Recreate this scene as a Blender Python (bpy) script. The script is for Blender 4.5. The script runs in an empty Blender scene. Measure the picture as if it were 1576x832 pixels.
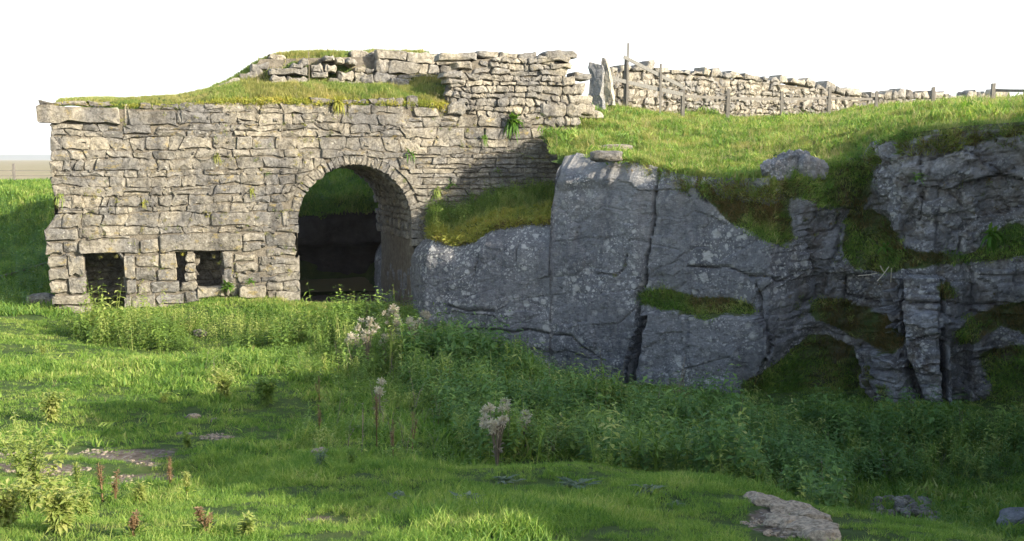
import bpy, bmesh, math, random
import numpy as np
from mathutils import Vector, Matrix

random.seed(7)
RNG = np.random.default_rng(7)
R_ = math.radians
S = bpy.context.scene
COL = S.collection

# ------------------------------------------------------------------ camera
W, H, FPX = 1576.0, 832.0, 1690.0
CAM = np.array([0.0, 0.0, 4.2])
PITCH = math.atan((416 - 245) / FPX)
cam_d = bpy.data.cameras.new("camera")
cam = bpy.data.objects.new("camera", cam_d)
COL.objects.link(cam)
cam.location = CAM
cam.rotation_euler = (math.pi / 2 - PITCH, 0, 0)
cam_d.sensor_width = 36
cam_d.lens = 36 * FPX / W
cam_d.clip_start = 0.1
cam_d.clip_end = 9000
S.camera = cam

# ------------------------------------------------------------------ light
SUN_AZ = R_(58)      # to the right of straight-behind-the-camera
SUN_EL = R_(21)
SUNV = Vector((math.sin(SUN_AZ) * math.cos(SUN_EL), -math.cos(SUN_AZ) * math.cos(SUN_EL), math.sin(SUN_EL)))
sun_d = bpy.data.lights.new("sun", 'SUN')
sun_d.energy = 4.2
sun_d.angle = R_(0.55)
sun_d.color = (1.0, 0.90, 0.74)
sun = bpy.data.objects.new("sun", sun_d)
sun.rotation_euler = SUNV.to_track_quat('Z', 'Y').to_euler()
sun.location = (30, -20, 30)
COL.objects.link(sun)

world = bpy.data.worlds.new("World")
S.world = world
world.use_nodes = True
nt = world.node_tree
nt.nodes.clear()
wo = nt.nodes.new('ShaderNodeOutputWorld')
bg = nt.nodes.new('ShaderNodeBackground')
sky = nt.nodes.new('ShaderNodeTexSky')
sky.sky_type = 'NISHITA'
sky.sun_disc = False
sky.sun_elevation = SUN_EL
# compass: sky rotation 0 has the sun towards +Y, turning clockwise seen from above
sky.sun_rotation = math.atan2(SUNV.x, SUNV.y)
sky.air_density = 1.0
sky.dust_density = 2.5
sky.ozone_density = 1.0
sky.altitude = 200
# thin bright haze thickening towards the horizon
tc = nt.nodes.new('ShaderNodeTexCoord')
sx = nt.nodes.new('ShaderNodeSeparateXYZ')
mr = nt.nodes.new('ShaderNodeMapRange')
mr.inputs['From Min'].default_value = 0.0
mr.inputs['From Max'].default_value = 0.40
mr.inputs['To Min'].default_value = 0.85
mr.inputs['To Max'].default_value = 0.03
mixw = nt.nodes.new('ShaderNodeMixRGB')
mixw.inputs['Color2'].default_value = (7.6, 7.75, 7.9, 1)
nt.links.new(tc.outputs['Generated'], sx.inputs[0])
nt.links.new(sx.outputs['Z'], mr.inputs['Value'])
nt.links.new(mr.outputs[0], mixw.inputs['Fac'])
nt.links.new(sky.outputs[0], mixw.inputs['Color1'])
nt.links.new(mixw.outputs[0], bg.inputs['Color'])
bg.inputs['Strength'].default_value = 0.15
nt.links.new(bg.outputs[0], wo.inputs['Surface'])

S.view_settings.view_transform = 'Standard'
S.view_settings.look = 'None'
S.view_settings.gamma = 1
S.view_settings.exposure = 1.22
S.view_settings.use_curve_mapping = False
S.render.engine = 'CYCLES'
S.cycles.max_bounces = 5
S.cycles.diffuse_bounces = 3
S.cycles.transmission_bounces = 2
S.cycles.use_denoising = True
S.cycles.film_exposure = 1.0

# ------------------------------------------------------------------ picture <-> place
cp, sp_ = math.cos(PITCH), math.sin(PITCH)


def ray(u, v):
    x = (np.asarray(u, float) - 788) / FPX
    y = (416 - np.asarray(v, float)) / FPX
    return x, cp + y * sp_, -sp_ + y * cp


def pt(u, v, Y):
    x, fy, fz = ray(u, v)
    k = Y / fy
    return np.array([x * k, Y + 0 * x, CAM[2] + fz * k])


def ptz(u, v, z):
    x, fy, fz = ray(u, v)
    k = (z - CAM[2]) / fz
    return np.array([x * k, fy * k, z + 0 * x])


def proj(X, Y, Z):
    dz = Z - CAM[2]
    fw = Y * cp - dz * sp_
    up = Y * sp_ + dz * cp
    fw = np.maximum(fw, 0.05)
    return 788 + FPX * X / fw, 416 - FPX * up / fw


# wall frame
WA = R_(18)
WO = np.array([-4.46, 31.0, 0.0])
WT = np.array([math.cos(WA), math.sin(WA), 0.0])
WN = np.array([math.sin(WA), -math.cos(WA), 0.0])


def wall_sz(u, v, d=0.0):
    """(s, z) on the plane standing d in front of the kiln wall"""
    x, fy, fz = ray(u, v)
    o = WO + WN * d
    k = (WN[0] * o[0] + WN[1] * o[1]) / (WN[0] * x + WN[1] * fy)
    X, Y, Z = x * k, fy * k, CAM[2] + fz * k
    return (X - WO[0]) * WT[0] + (Y - WO[1]) * WT[1], Z


def wall_p(s, z, d=0.0):
    return WO + WT * s + WN * d + np.array([0, 0, z])


def pip(u, v, poly):
    """points in polygon, vectorised"""
    u = np.asarray(u, float); v = np.asarray(v, float)
    ins = np.zeros(u.shape, bool)
    n = len(poly)
    for i in range(n):
        x1, y1 = poly[i]; x2, y2 = poly[(i + 1) % n]
        if y1 == y2:
            continue
        c = ((y1 > v) != (y2 > v)) & (u < (x2 - x1) * (v - y1) / (y2 - y1) + x1)
        ins ^= c
    return ins


def seg_dist(u, v, line):
    """distance to a polyline and the parameter along it"""
    best = np.full(np.shape(u), 1e9)
    for (x1, y1), (x2, y2) in zip(line[:-1], line[1:]):
        dx, dy = x2 - x1, y2 - y1
        t = np.clip(((u - x1) * dx + (v - y1) * dy) / (dx * dx + dy * dy + 1e-9), 0, 1)
        d = np.hypot(u - x1 - t * dx, v - y1 - t * dy)
        best = np.minimum(best, d)
    return best


def smooth(a, b, x):
    t = np.clip((x - a) / (b - a), 0, 1)
    return t * t * (3 - 2 * t)


# ------------------------------------------------------------------ noise
def _h(ix, iy, iz, seed):
    n = (ix.astype(np.int64) * 374761393 + iy.astype(np.int64) * 668265263 + iz.astype(np.int64) * 2147483647 + seed * 974634777) & 0xffffffff
    n = ((n ^ (n >> 13)) * 1274126177) & 0xffffffff
    n = ((n ^ (n >> 16)) * 2246822519) & 0xffffffff
    return ((n ^ (n >> 15)) & 0xffffff) / float(0xffffff)


def vnoise(x, y, z=0.0, seed=0):
    x, y, z = np.broadcast_arrays(np.asarray(x, float), np.asarray(y, float), np.asarray(z, float))
    xi, yi, zi = np.floor(x), np.floor(y), np.floor(z)
    fx, fy, fz = x - xi, y - yi, z - zi
    fx, fy, fz = fx * fx * (3 - 2 * fx), fy * fy * (3 - 2 * fy), fz * fz * (3 - 2 * fz)
    r = 0
    for a in (0, 1):
        for b in (0, 1):
            for c in (0, 1):
                w = (fx if a else 1 - fx) * (fy if b else 1 - fy) * (fz if c else 1 - fz)
                r = r + w * _h(xi + a, yi + b, zi + c, seed)
    return r * 2 - 1


def fbm(x, y, z=0.0, o=4, seed=0, gain=0.5):
    a, t, r = 1.0, 0.0, 0.0
    for i in range(o):
        r = r + a * vnoise(x * 2 ** i, y * 2 ** i, np.asarray(z) * 2 ** i, seed + i * 17)
        t += a
        a *= gain
    return r / t


def cells(x, y, seed=0):
    """jittered cell noise: per-cell value and distance to the border"""
    xi, yi = np.floor(x), np.floor(y)
    d1 = np.full(np.shape(x), 9.0); d2 = d1.copy(); val = np.zeros(np.shape(x)); tx = val.copy(); ty = val.copy()
    for a in (-1, 0, 1):
        for b in (-1, 0, 1):
            cx, cy = xi + a, yi + b
            px = cx + 0.1 + 0.8 * _h(cx, cy, cx * 0, seed)
            py = cy + 0.1 + 0.8 * _h(cx, cy, cx * 0 + 5, seed)
            d = np.hypot(x - px, y - py)
            hv = _h(cx, cy, cx * 0 + 9, seed)
            nb = d < d1
            d2 = np.where(nb, d1, np.minimum(d2, d))
            val = np.where(nb, hv, val)
            tx = np.where(nb, x - px, tx); ty = np.where(nb, y - py, ty)
            d1 = np.where(nb, d, d1)
    return val, d2 - d1, tx, ty


class Surf:
    """smooth height surface through measured points"""
    def __init__(self, pts, c=0.8, reg=0.02):
        p = np.array(pts, float)
        self.xy = p[:, :2]; self.c = c
        n = len(p)
        d = np.hypot(p[:, None, 0] - p[None, :, 0], p[:, None, 1] - p[None, :, 1])
        K = np.sqrt(d * d + c * c) - reg * np.eye(n) * -1
        A = np.zeros((n + 3, n + 3))
        A[:n, :n] = K
        A[:n, n] = 1; A[:n, n + 1:] = p[:, :2]
        A[n, :n] = 1; A[n + 1:, :n] = p[:, :2].T
        b = np.zeros(n + 3); b[:n] = p[:, 2]
        self.w = np.linalg.solve(A, b)

    def __call__(self, x, y):
        x = np.asarray(x, float); y = np.asarray(y, float)
        sh = x.shape
        x = x.ravel(); y = y.ravel()
        n = len(self.xy)
        out = np.empty(len(x))
        for i in range(0, len(x), 20000):
            xx, yy = x[i:i + 20000], y[i:i + 20000]
            d2 = (xx[:, None] - self.xy[None, :, 0]) ** 2 + (yy[:, None] - self.xy[None, :, 1]) ** 2
            out[i:i + 20000] = np.sqrt(d2 + self.c ** 2) @ self.w[:n] + self.w[n] + self.w[n + 1] * xx + self.w[n + 2] * yy
        return out.reshape(sh)


# ------------------------------------------------------------------ object helpers
def mesh_from(name, verts, faces, mat=None, smooth_=False, attrs=None):
    me = bpy.data.meshes.new(name)
    v = np.asarray(verts, np.float32)
    if isinstance(faces, np.ndarray):
        k = faces.shape[1]
        me.vertices.add(len(v)); me.vertices.foreach_set('co', v.ravel())
        me.loops.add(faces.size); me.loops.foreach_set('vertex_index', faces.ravel().astype(np.int32))
        me.polygons.add(len(faces))
        me.polygons.foreach_set('loop_start', np.arange(0, faces.size, k, dtype=np.int32))
        me.polygons.foreach_set('loop_total', np.full(len(faces), k, np.int32))
        me.update(calc_edges=True)
    else:
        me.from_pydata(v.tolist(), [], faces)
    if mat:
        me.materials.append(mat)
    me.polygons.foreach_set('use_smooth', np.full(len(me.polygons), smooth_))
    for k, a in (attrs or {}).items():
        at = me.attributes.new(k, 'FLOAT', 'POINT')
        at.data.foreach_set('value', np.asarray(a, np.float32).ravel())
    me.update()
    return me


def link(name, me, parent=None, loc=(0, 0, 0)):
    o = bpy.data.objects.new(name, me)
    COL.objects.link(o)
    o.location = loc
    if parent:
        o.parent = parent
    return o


def tag(o, label=None, cat=None, group=None, kind=None):
    if label: o['label'] = label
    if cat: o['category'] = cat
    if group: o['group'] = group
    if kind: o['kind'] = kind
    return o


def thing(name, loc, label, cat, group=None, rz=0.0):
    o = bpy.data.objects.new(name, None)
    o.empty_display_size = 0.2
    COL.objects.link(o)
    o.location = loc
    o.rotation_euler = (0, 0, rz)
    return tag(o, label, cat, group)


def grid_faces(nr, nc, keep=None):
    i = np.arange(nr - 1)[:, None] * nc + np.arange(nc - 1)[None, :]
    f = np.stack([i, i + 1, i + 1 + nc, i + nc], -1)
    if keep is not None:
        f = f[keep]
    return f.reshape(-1, 4)


def compact(verts, faces, *arrs):
    used = np.zeros(len(verts), bool)
    used[faces.ravel()] = True
    idx = np.cumsum(used) - 1
    return (verts[used], idx[faces]) + tuple(a[used] for a in arrs)


# ------------------------------------------------------------------ materials
class NB:
    def __init__(self, name, rough=0.9):
        self.m = bpy.data.materials.new(name)
        self.m.use_nodes = True
        self.t = self.m.node_tree
        self.t.nodes.clear()
        self.out = self.n('ShaderNodeOutputMaterial')
        self.b = self.n('ShaderNodeBsdfPrincipled')
        self.b.inputs['Roughness'].default_value = rough
        self.b.inputs['Specular IOR Level'].default_value = 0.25
        self.l(self.b.outputs[0], self.out.inputs['Surface'])
        g = self.n('ShaderNodeNewGeometry')
        self.geo = g
        self.pos = g.outputs['Position']
        self._oi = None

    def n(self, t, **kw):
        x = self.t.nodes.new(t)
        for k, v in kw.items():
            setattr(x, k, v)
        return x

    def l(self, a, b):
        self.t.links.new(a, b)

    def val(self, sock, v):
        if hasattr(v, 'is_linked') or hasattr(v, 'links'):
            self.l(v, sock)
        else:
            sock.default_value = v

    def noise(self, scale, detail=4, rough=0.55, vec=None, stretch=None):
        vec = vec or self.pos
        if stretch:
            mp = self.n('ShaderNodeMapping')
            mp.inputs['Scale'].default_value = stretch
            self.l(vec, mp.inputs['Vector'])
            vec = mp.outputs[0]
        x = self.n('ShaderNodeTexNoise')
        x.inputs['Scale'].default_value = scale
        x.inputs['Detail'].default_value = detail
        x.inputs['Roughness'].default_value = rough
        self.l(vec, x.inputs['Vector'])
        return x.outputs['Fac']

    def voro(self, scale, feature='F1', out='Distance', vec=None, stretch=None):
        vec = vec or self.pos
        if stretch:
            mp = self.n('ShaderNodeMapping')
            mp.inputs['Scale'].default_value = stretch
            self.l(vec, mp.inputs['Vector'])
            vec = mp.outputs[0]
        x = self.n('ShaderNodeTexVoronoi', feature=feature)
        x.inputs['Scale'].default_value = scale
        self.l(vec, x.inputs['Vector'])
        return x.outputs[out]

    def warp(self, scale, amt):
        """position pushed about by noise"""
        x = self.n('ShaderNodeTexNoise')
        x.inputs['Scale'].default_value = scale
        self.l(self.pos, x.inputs['Vector'])
        s = self.n('ShaderNodeVectorMath', operation='MULTIPLY_ADD')
        self.l(x.outputs['Color'], s.inputs[0])
        s.inputs[1].default_value = (amt, amt, amt)
        self.l(self.pos, s.inputs[2])
        return s.outputs[0]

    def rng(self, v, a, b, c=0.0, d=1.0):
        x = self.n('ShaderNodeMapRange')
        x.interpolation_type = 'SMOOTHSTEP'
        self.l(v, x.inputs['Value'])
        for k, q in zip(('From Min', 'From Max', 'To Min', 'To Max'), (a, b, c, d)):
            x.inputs[k].default_value = q
        return x.outputs[0]

    def math(self, op, a, b=0.0):
        x = self.n('ShaderNodeMath', operation=op)
        self.val(x.inputs[0], a); self.val(x.inputs[1], b)
        return x.outputs[0]

    def mix(self, f, a, b, mode='MIX'):
        x = self.n('ShaderNodeMixRGB', blend_type=mode)
        for s, v in zip((x.inputs[0], x.inputs[1], x.inputs[2]), (f, a, b)):
            if isinstance(v, tuple):
                v = v + (1.0,) if len(v) == 3 else v
            self.val(s, v)
        return x.outputs[0]

    def ramp(self, f, stops):
        x = self.n('ShaderNodeValToRGB')
        e = x.color_ramp.elements
        while len(e) < len(stops):
            e.new(0.5)
        for q, (p, c) in zip(e, stops):
            q.position = p
            q.color = tuple(c) + (1.0,)
        self.l(f, x.inputs[0])
        return x.outputs[0]

    def rand(self):
        """random per object and per island"""
        oi = self.n('ShaderNodeObjectInfo')
        a = self.math('ADD', oi.outputs['Random'], self.geo.outputs['Random Per Island'])
        return self.math('FRACT', a)

    def attr(self, name):
        x = self.n('ShaderNodeAttribute', attribute_name=name)
        return x.outputs['Fac']

    def bump(self, h, strength=0.6, dist=0.03, prev=None):
        x = self.n('ShaderNodeBump')
        x.inputs['Strength'].default_value = strength
        x.inputs['Distance'].default_value = dist
        self.l(h, x.inputs['Height'])
        if prev:
            self.l(prev, x.inputs['Normal'])
        return x.outputs[0]

    def finish(self, col, normal=None):
        self.l(col, self.b.inputs['Base Color'])
        if normal:
            self.l(normal, self.b.inputs['Normal'])
        return self.m


def mat_masonry(name, warm=1.0, bright=1.0, lichen=0.5, moss=0.0):
    n = NB(name, 0.92)
    r = n.rand()
    w = warm
    def c(a, b, d):
        return (a * bright, b * bright, d * bright)
    base = n.ramp(r, [(0.0, c(.22, .205, .175)), (0.25, c(.285, .262, .215)), (0.5, c(.335, .305, .245)), (0.8, c(.385, .345, .265)), (1.0, c(.275, .262, .235))])
    big = n.noise(1.3, 4)
    base = n.mix(n.rng(big, .40, .66), base, n.mix(0.8, base, c(.17, .168, .165)))
    mid = n.noise(9, 5, .65)
    base = n.mix(n.rng(mid, .38, .66, 0, .8), base, n.mix(1.0, base, (.50, .49, .48), 'MULTIPLY'))
    lw = n.warp(14, .10)
    li = n.rng(n.voro(7.5, vec=lw), .10, .26, 1, 0)
    li = n.math('MULTIPLY', li, n.rng(n.noise(2.2, 2), .46, .60))
    base = n.mix(n.math('MULTIPLY', li, lichen), base, (.58, .565, .49))
    base = n.mix(n.rng(n.noise(17, 5, .8), .48, .62, 0, .8), base, n.mix(1.0, base, (.42, .41, .40), 'MULTIPLY'))
    sk = n.noise(1.0, 5, .7, stretch=(2.2, 2.2, .4))
    base = n.mix(n.rng(sk, .46, .68, 0, .85), base, n.mix(1.0, base, (.46, .46, .48), 'MULTIPLY'))
    fl = n.rng(n.noise(38, 3, .7), .60, .72, 0, .5)
    base = n.mix(fl, base, (.55, .53, .46))
    ye = n.math('MULTIPLY', n.rng(n.noise(2.6, 5, .75, stretch=(1, 1, 1.6)), .57, .70), 0.6 + moss)
    base = n.mix(ye, base, (.33, .25, .075))
    h = n.math('ADD', n.noise(11, 6, .7), n.math('MULTIPLY', n.noise(45, 4, .7), .35))
    nn = n.bump(h, 0.9, 0.045)
    return n.finish(base, nn)


def mat_joint():
    n = NB("joint_earth", 1.0)
    a = n.noise(7, 5, .7)
    col = n.ramp(a, [(.3, (.10, .088, .07)), (.55, (.19, .168, .132)), (.75, (.28, .25, .195))])
    return n.finish(col, n.bump(n.noise(25, 5, .7), 1, .05))


def mat_cliff():
    n = NB("quarry_limestone", 0.85)
    big = n.noise(.55, 5, .6)
    col = n.ramp(big, [(.30, (.135, .14, .155)), (.5, (.19, .197, .212)), (.72, (.26, .264, .272))])
    streak = n.noise(1.0, 5, .65, stretch=(2.6, 2.6, .28))
    col = n.mix(n.rng(streak, .46, .70, 0, .75), col, (.085, .09, .108))
    st2 = n.noise(1.0, 4, .6, stretch=(5.5, 5.5, .5))
    col = n.mix(n.rng(st2, .56, .75, 0, .5), col, (.27, .265, .255))
    mid = n.noise(6, 6, .7)
    col = n.mix(n.rng(mid, .42, .66, 0, .6), col, (.27, .272, .275))
    dk_ = n.noise(13, 5, .75)
    col = n.mix(n.rng(dk_, .52, .68, 0, .75), col, (.055, .056, .062))
    # lichen discs of several sizes
    wv = n.warp(9, .12)
    m1 = n.rng(n.noise(.9, 3), .40, .62, .15, 1)
    for sc, th, amt in ((1.5, .20, .95), (3.2, .29, .95), (7.0, .34, .9), (15, .36, .8)):
        d = n.voro(sc, vec=wv)
        k = n.rng(d, th * .55, th, 1, 0)
        k = n.math('MULTIPLY', k, n.math('MULTIPLY', m1, amt))
        col = n.mix(k, col, (.52, .52, .50))
    # patchy paler tint growing towards the top of the face
    sep = n.n('ShaderNodeSeparateXYZ'); n.l(n.pos, sep.inputs[0])
    top = n.math('MULTIPLY', n.rng(sep.outputs['Z'], 2.2, 4.3), n.rng(n.noise(1.6, 5, .7), .38, .62))
    col = n.mix(n.math('MULTIPLY', top, .55), col, (.36, .34, .30))
    # turf and moss
    mo = n.attr('moss')
    mn = n.noise(5, 5, .7)
    mk = n.rng(n.math('ADD', mo, n.math('MULTIPLY', n.math('SUBTRACT', mn, .5), .9)), .42, .62)
    turf = n.ramp(n.noise(3.3, 5, .7), [(.3, (.05, .085, .022)), (.5, (.09, .125, .035)), (.7, (.125, .12, .048))])
    col = n.mix(mk, col, turf)
    stain = n.attr('rough')
    br = n.math('MULTIPLY', stain, n.rng(n.noise(2.1, 5, .7), .45, .68))
    col = n.mix(n.math('MULTIPLY', br, .7), col, (.13, .105, .075))
    pale = n.math('MULTIPLY', n.attr('rough'), n.rng(n.noise(2.4, 6, .75), .50, .64, 0, .75))
    pale = n.math('MULTIPLY', pale, n.rng(n.noise(11, 5, .75), .42, .58))
    col = n.mix(n.math('MULTIPLY', pale, n.math('SUBTRACT', 1.0, mk)), col, (.40, .41, .42))
    ck = n.attr('crack')
    col = n.mix(n.rng(ck, .3, 1.0, 0, .6), col, (.045, .042, .038))
    h = n.math('ADD', n.noise(5, 7, .72), n.math('MULTIPLY', n.noise(28, 5, .7), .3))
    lay = n.noise(1.0, 5, .7, stretch=(1.4, 1.4, 8.0))
    h = n.math('ADD', h, n.math('MULTIPLY', lay, .55))
    return n.finish(col, n.bump(h, 1.0, 0.10))


def mat_ground():
    n = NB("turf_soil", 1.0)
    a = n.noise(2.2, 6, .65)
    g = n.ramp(a, [(.3, (.035, .065, .014)), (.5, (.06, .105, .02)), (.7, (.10, .13, .032))])
    soil = n.ramp(n.noise(9, 6, .75), [(.35, (.085, .062, .042)), (.5, (.16, .125, .095)), (.68, (.27, .23, .19))])
    peb = n.rng(n.voro(16, vec=n.warp(12, .05)), .16, .30, 1, 0)
    soil = n.mix(n.math('MULTIPLY', peb, .6), soil, (.42, .40, .37))
    d = n.attr('dirt')
    k = n.rng(n.math('ADD', d, n.math('MULTIPLY', n.math('SUBTRACT', n.noise(3.5, 6, .75), .5), 1.2)), .42, .60)
    col = n.mix(k, g, soil)
    return n.finish(col, n.bump(n.noise(14, 6, .75), 1, .06))


def mat_far(name, c1, c2, sc, stretch=None):
    n = NB(name, 1.0)
    return n.finish(n.ramp(n.noise(sc, 6, .65, stretch=stretch), [(.35, c1), (.65, c2)]))


def mat_leaf(name, stops, trans=0.45, low=None, rough=0.55, patch=1.1):
    """stops: colours over a mix of per-plant random and patch noise"""
    n = NB(name, rough)
    r = n.rand()
    p = n.noise(patch, 3, .6)
    f = n.math('ADD', n.math('MULTIPLY', r, .55), n.math('MULTIPLY', n.rng(p, .3, .7), .45))
    col = n.ramp(f, stops)
    n.l(col, n.b.inputs['Base Color'])
    n.b.inputs['Specular IOR Level'].default_value = 0.3
    tr = n.n('ShaderNodeBsdfTranslucent')
    n.l(n.mix(1.0, col, (1.12, 1.25, .6), 'MULTIPLY'), tr.inputs['Color'])
    ms = n.n('ShaderNodeMixShader')
    ms.inputs[0].default_value = trans
    n.l(n.b.outputs[0], ms.inputs[1]); n.l(tr.outputs[0], ms.inputs[2])
    n.l(ms.outputs[0], n.out.inputs['Surface'])
    return n.m


def mat_wood():
    n = NB("weathered_wood", .85)
    a = n.noise(3, 6, .7, stretch=(14, 14, 1.2))
    col = n.ramp(a, [(.3, (.10, .09, .078)), (.55, (.18, .168, .148)), (.75, (.27, .255, .23))])
    return n.finish(col, n.bump(a, .6, .02))


def mat_plain(name, c, rough=.8, var=.25):
    n = NB(name, rough)
    a = n.noise(30, 4, .7)
    col = n.mix(n.rng(a, .3, .7), tuple(x * (1 - var) for x in c), tuple(min(1, x * (1 + var)) for x in c))
    return n.finish(col)


M_ST = mat_masonry("limestone_masonry", bright=1.02)  # even stone colour, the same in sun and shade
M_RUB = mat_masonry("rubble_limestone", bright=1.25, lichen=.4, moss=-.3)
M_DRY = mat_masonry("drystone_limestone", bright=1.5, lichen=.4, moss=-.45)
M_JOINT = mat_joint()
M_CLIFF = mat_cliff()
M_GROUND = mat_ground()
M_WOOD = mat_wood()
M_WOODL = mat_plain("bleached_rail_wood", (.20, .195, .18), .85, .3)
M_LAWN = mat_leaf("lawn_grass", [(.0, (.075, .165, .032)), (.3, (.13, .245, .042)), (.55, (.22, .335, .065)), (.78, (.34, .42, .10)), (1., (.50, .47, .20))])
M_BANK = mat_leaf("bank_grass", [(.0, (0.105, 0.175, 0.040)), (.4, (0.209, 0.288, 0.068)), (.7, (0.362, 0.385, 0.116)), (1., (0.629, 0.506, 0.289))])
M_DRYG = mat_leaf("dry_moor_grass", [(.0, (0.150, 0.185, 0.050)), (.4, (0.288, 0.300, 0.091)), (.7, (0.450, 0.396, 0.149)), (1., (0.575, 0.491, 0.264))])
M_MOSS = mat_leaf("yellow_moss_turf", [(.0, (.17, .22, .05)), (.4, (.34, .36, .07)), (.8, (.50, .44, .10)), (1., (.48, .30, .10))])
M_BROWNG = mat_leaf("brown_hanging_turf", [(.0, (0.065, 0.072, 0.024)), (.4, (0.130, 0.111, 0.036)), (.75, (0.234, 0.163, 0.066)), (1., (0.338, 0.234, 0.108))])
M_NET = mat_leaf("nettle_leaf", [(.0, (0.090, 0.164, 0.037)), (.4, (0.155, 0.252, 0.053)), (.75, (0.258, 0.365, 0.074)), (1., (0.489, 0.484, 0.132))], .35)
M_NETD = mat_leaf("deep_nettle_leaf", [(.0, (0.066, 0.143, 0.040)), (.5, (0.119, 0.226, 0.057)), (.85, (0.201, 0.322, 0.078)), (1., (0.331, 0.414, 0.114))], .35)
M_PALE = mat_leaf("pale_weed_leaf", [(.0, (.18, .26, .06)), (.5, (.33, .40, .105)), (1., (.50, .49, .19))], .4)
M_DOCK = mat_leaf("brown_seed_stalk", [(.0, (.14, .09, .045)), (.5, (.23, .15, .075)), (1., (.34, .24, .13))], .2)
M_FLUFF = mat_leaf("thistle_down", [(.0, (.42, .36, .31)), (.5, (.55, .49, .44)), (1., (.68, .63, .58))], .4)
M_DEAD = mat_leaf("dead_thistle_stem", [(.0, (.12, .10, .07)), (.5, (.20, .17, .12)), (1., (.28, .24, .17))], .1)
M_FERN = mat_leaf("fresh_fern_leaf", [(.0, (.05, .13, .015)), (.5, (.10, .22, .025)), (1., (.20, .30, .05))], .45)
M_ROS = mat_leaf("greyish_rosette_leaf", [(.0, (.06, .105, .06)), (.5, (.12, .17, .10)), (1., (.24, .28, .20))], .25)
M_STRAW = mat_leaf("straw_seed_grass", [(.0, (.34, .27, .14)), (.5, (.46, .38, .22)), (1., (.58, .50, .34))], .4)
M_EARTHROCK = mat_plain("earthy_limestone", (.27, .225, .165), .95, .5)

# ------------------------------------------------------------------ lower ground
gp = []
for u, v, Y in [
    (75, 482, 28.5), (200, 476, 29), (330, 462, 29.5), (420, 462, 30.2), (470, 466, 30.8), (600, 470, 31.3), (645, 492, 30.3),
    (110, 515, 26), (280, 538, 24.5), (430, 533, 24.5), (540, 500, 27.5),
    (0, 500, 26), (0, 560, 20.5), (200, 560, 20.5), (0, 640, 15.5), (200, 640, 15.8), (400, 600, 18.5), (400, 655, 15.3),
    (0, 700, 12), (150, 720, 11.3), (300, 742, 10.6), (0, 745, 9.2), (150, 762, 9.0), (300, 775, 8.6), (0, 832, 6), (300, 832, 6.3), (500, 832, 6.3),
    (450, 725, 11), (500, 765, 9), (700, 832, 6.2), (700, 765, 9), (700, 730, 10.6), (700, 718, 13.3),
    (850, 722, 11.2), (850, 712, 13.8), (1000, 740, 10.5), (1000, 832, 6.5), (1130, 762, 9.8), (1130, 748, 13.2), (1200, 832, 7), (1190, 785, 8.9),
    (1280, 832, 7.1), (1330, 832, 13.5), (1300, 800, 15.8), (1400, 832, 14.6), (1576, 832, 14.2), (1576, 760, 18), (1400, 765, 18), (1400, 700, 20.5),
    (1576, 690, 20.8), (1150, 622, 24.3), (1300, 642, 23.3), (1000, 606, 25.5), (1450, 645, 22.8), (1576, 650, 22.2),
    (650, 515, 27.3), (780, 552, 24.8), (880, 592, 23), (960, 622, 22.3), (700, 545, 28.6), (850, 600, 26.8),
    (600, 575, 20.8), (600, 650, 16.4), (600, 705, 13), (800, 650, 17), (800, 705, 14), (1000, 690, 17.4), (1000, 725, 14.6),
    (1100, 745, 14.5), (1200, 712, 18), (1150, 675, 20.4), (500, 525, 25), (480, 605, 18.5), (720, 600, 20.2),
    (0, 478, 29), (0, 430, 34), (60, 350, 40), (0, 300, 43), (75, 290, 44.5), (0, 285, 46)]:
    gp.append(tuple(pt(u, v, Y)))
gp += [(-25, 10, 1.1), (-25, 25, .6), (-16, 34, .8), (-16, 41, 2.4), (-26, 46, 3.2), (-26, 36, 1.2), (-14, 46, 3.2), (-30, 0, 1.8),
       (14, 16, -1), (13, 22, -1.1), (11, 8, .0), (8, 4, 1.4), (0, 0, 2.6), (-10, 0, 2.6), (10, 0, 2.0), (0, -10, 2.9), (-20, -10, 2.6), (14, -8, 2.4),
       (-8, 34, .1), (-6, 38, .1), (-11, 36, .3), (-8, 40, .1), (-3.5, 38, .1), (-12, 31, .3), (4, 30, -.8), (8, 28, -1.2), (13, 27, -1.2),
       (-2, 34, .1), (-5, 29.6, .22), (-7, 12.5, .85), (-9, 5, 2.2), (2, 3, 2.4), (-2, 3, 2.6), (5, 3, 2.1)]
G0 = Surf(gp, 0.9)


def Hg(x, y):
    z = G0(x, y)
    s_, d_ = (x - WO[0]) * WT[0] + (y - WO[1]) * WT[1], (x - WO[0]) * WN[0] + (y - WO[1]) * WN[1]
    z = z - .75 * smooth(-.25, -.9, d_) * smooth(2.6, 2.1, np.abs(s_)) * smooth(-12, -10, d_)
    near = smooth(3, 12, y)
    return z + .10 * fbm(x * .55, y * .55, 0, 3, 3) * near + .075 * fbm(x * 1.5, y * 1.5, 0, 3, 9)


DIRT = [  # bare patches as seen on the path: centre px, radii px
    (200, 700, 80, 11), (70, 720, 80, 10), (215, 738, 55, 8), (505, 797, 34, 6), (320, 549, 45, 3), (335, 672, 22, 5), (1205, 800, 45, 26),
    (1390, 770, 80, 9), (290, 640, 16, 4), (40, 700, 60, 5)]


AS_ = .05


def to_wall(x, y):
    return (x - WO[0]) * WT[0] + (y - WO[1]) * WT[1], (x - WO[0]) * WN[0] + (y - WO[1]) * WN[1]


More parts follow.
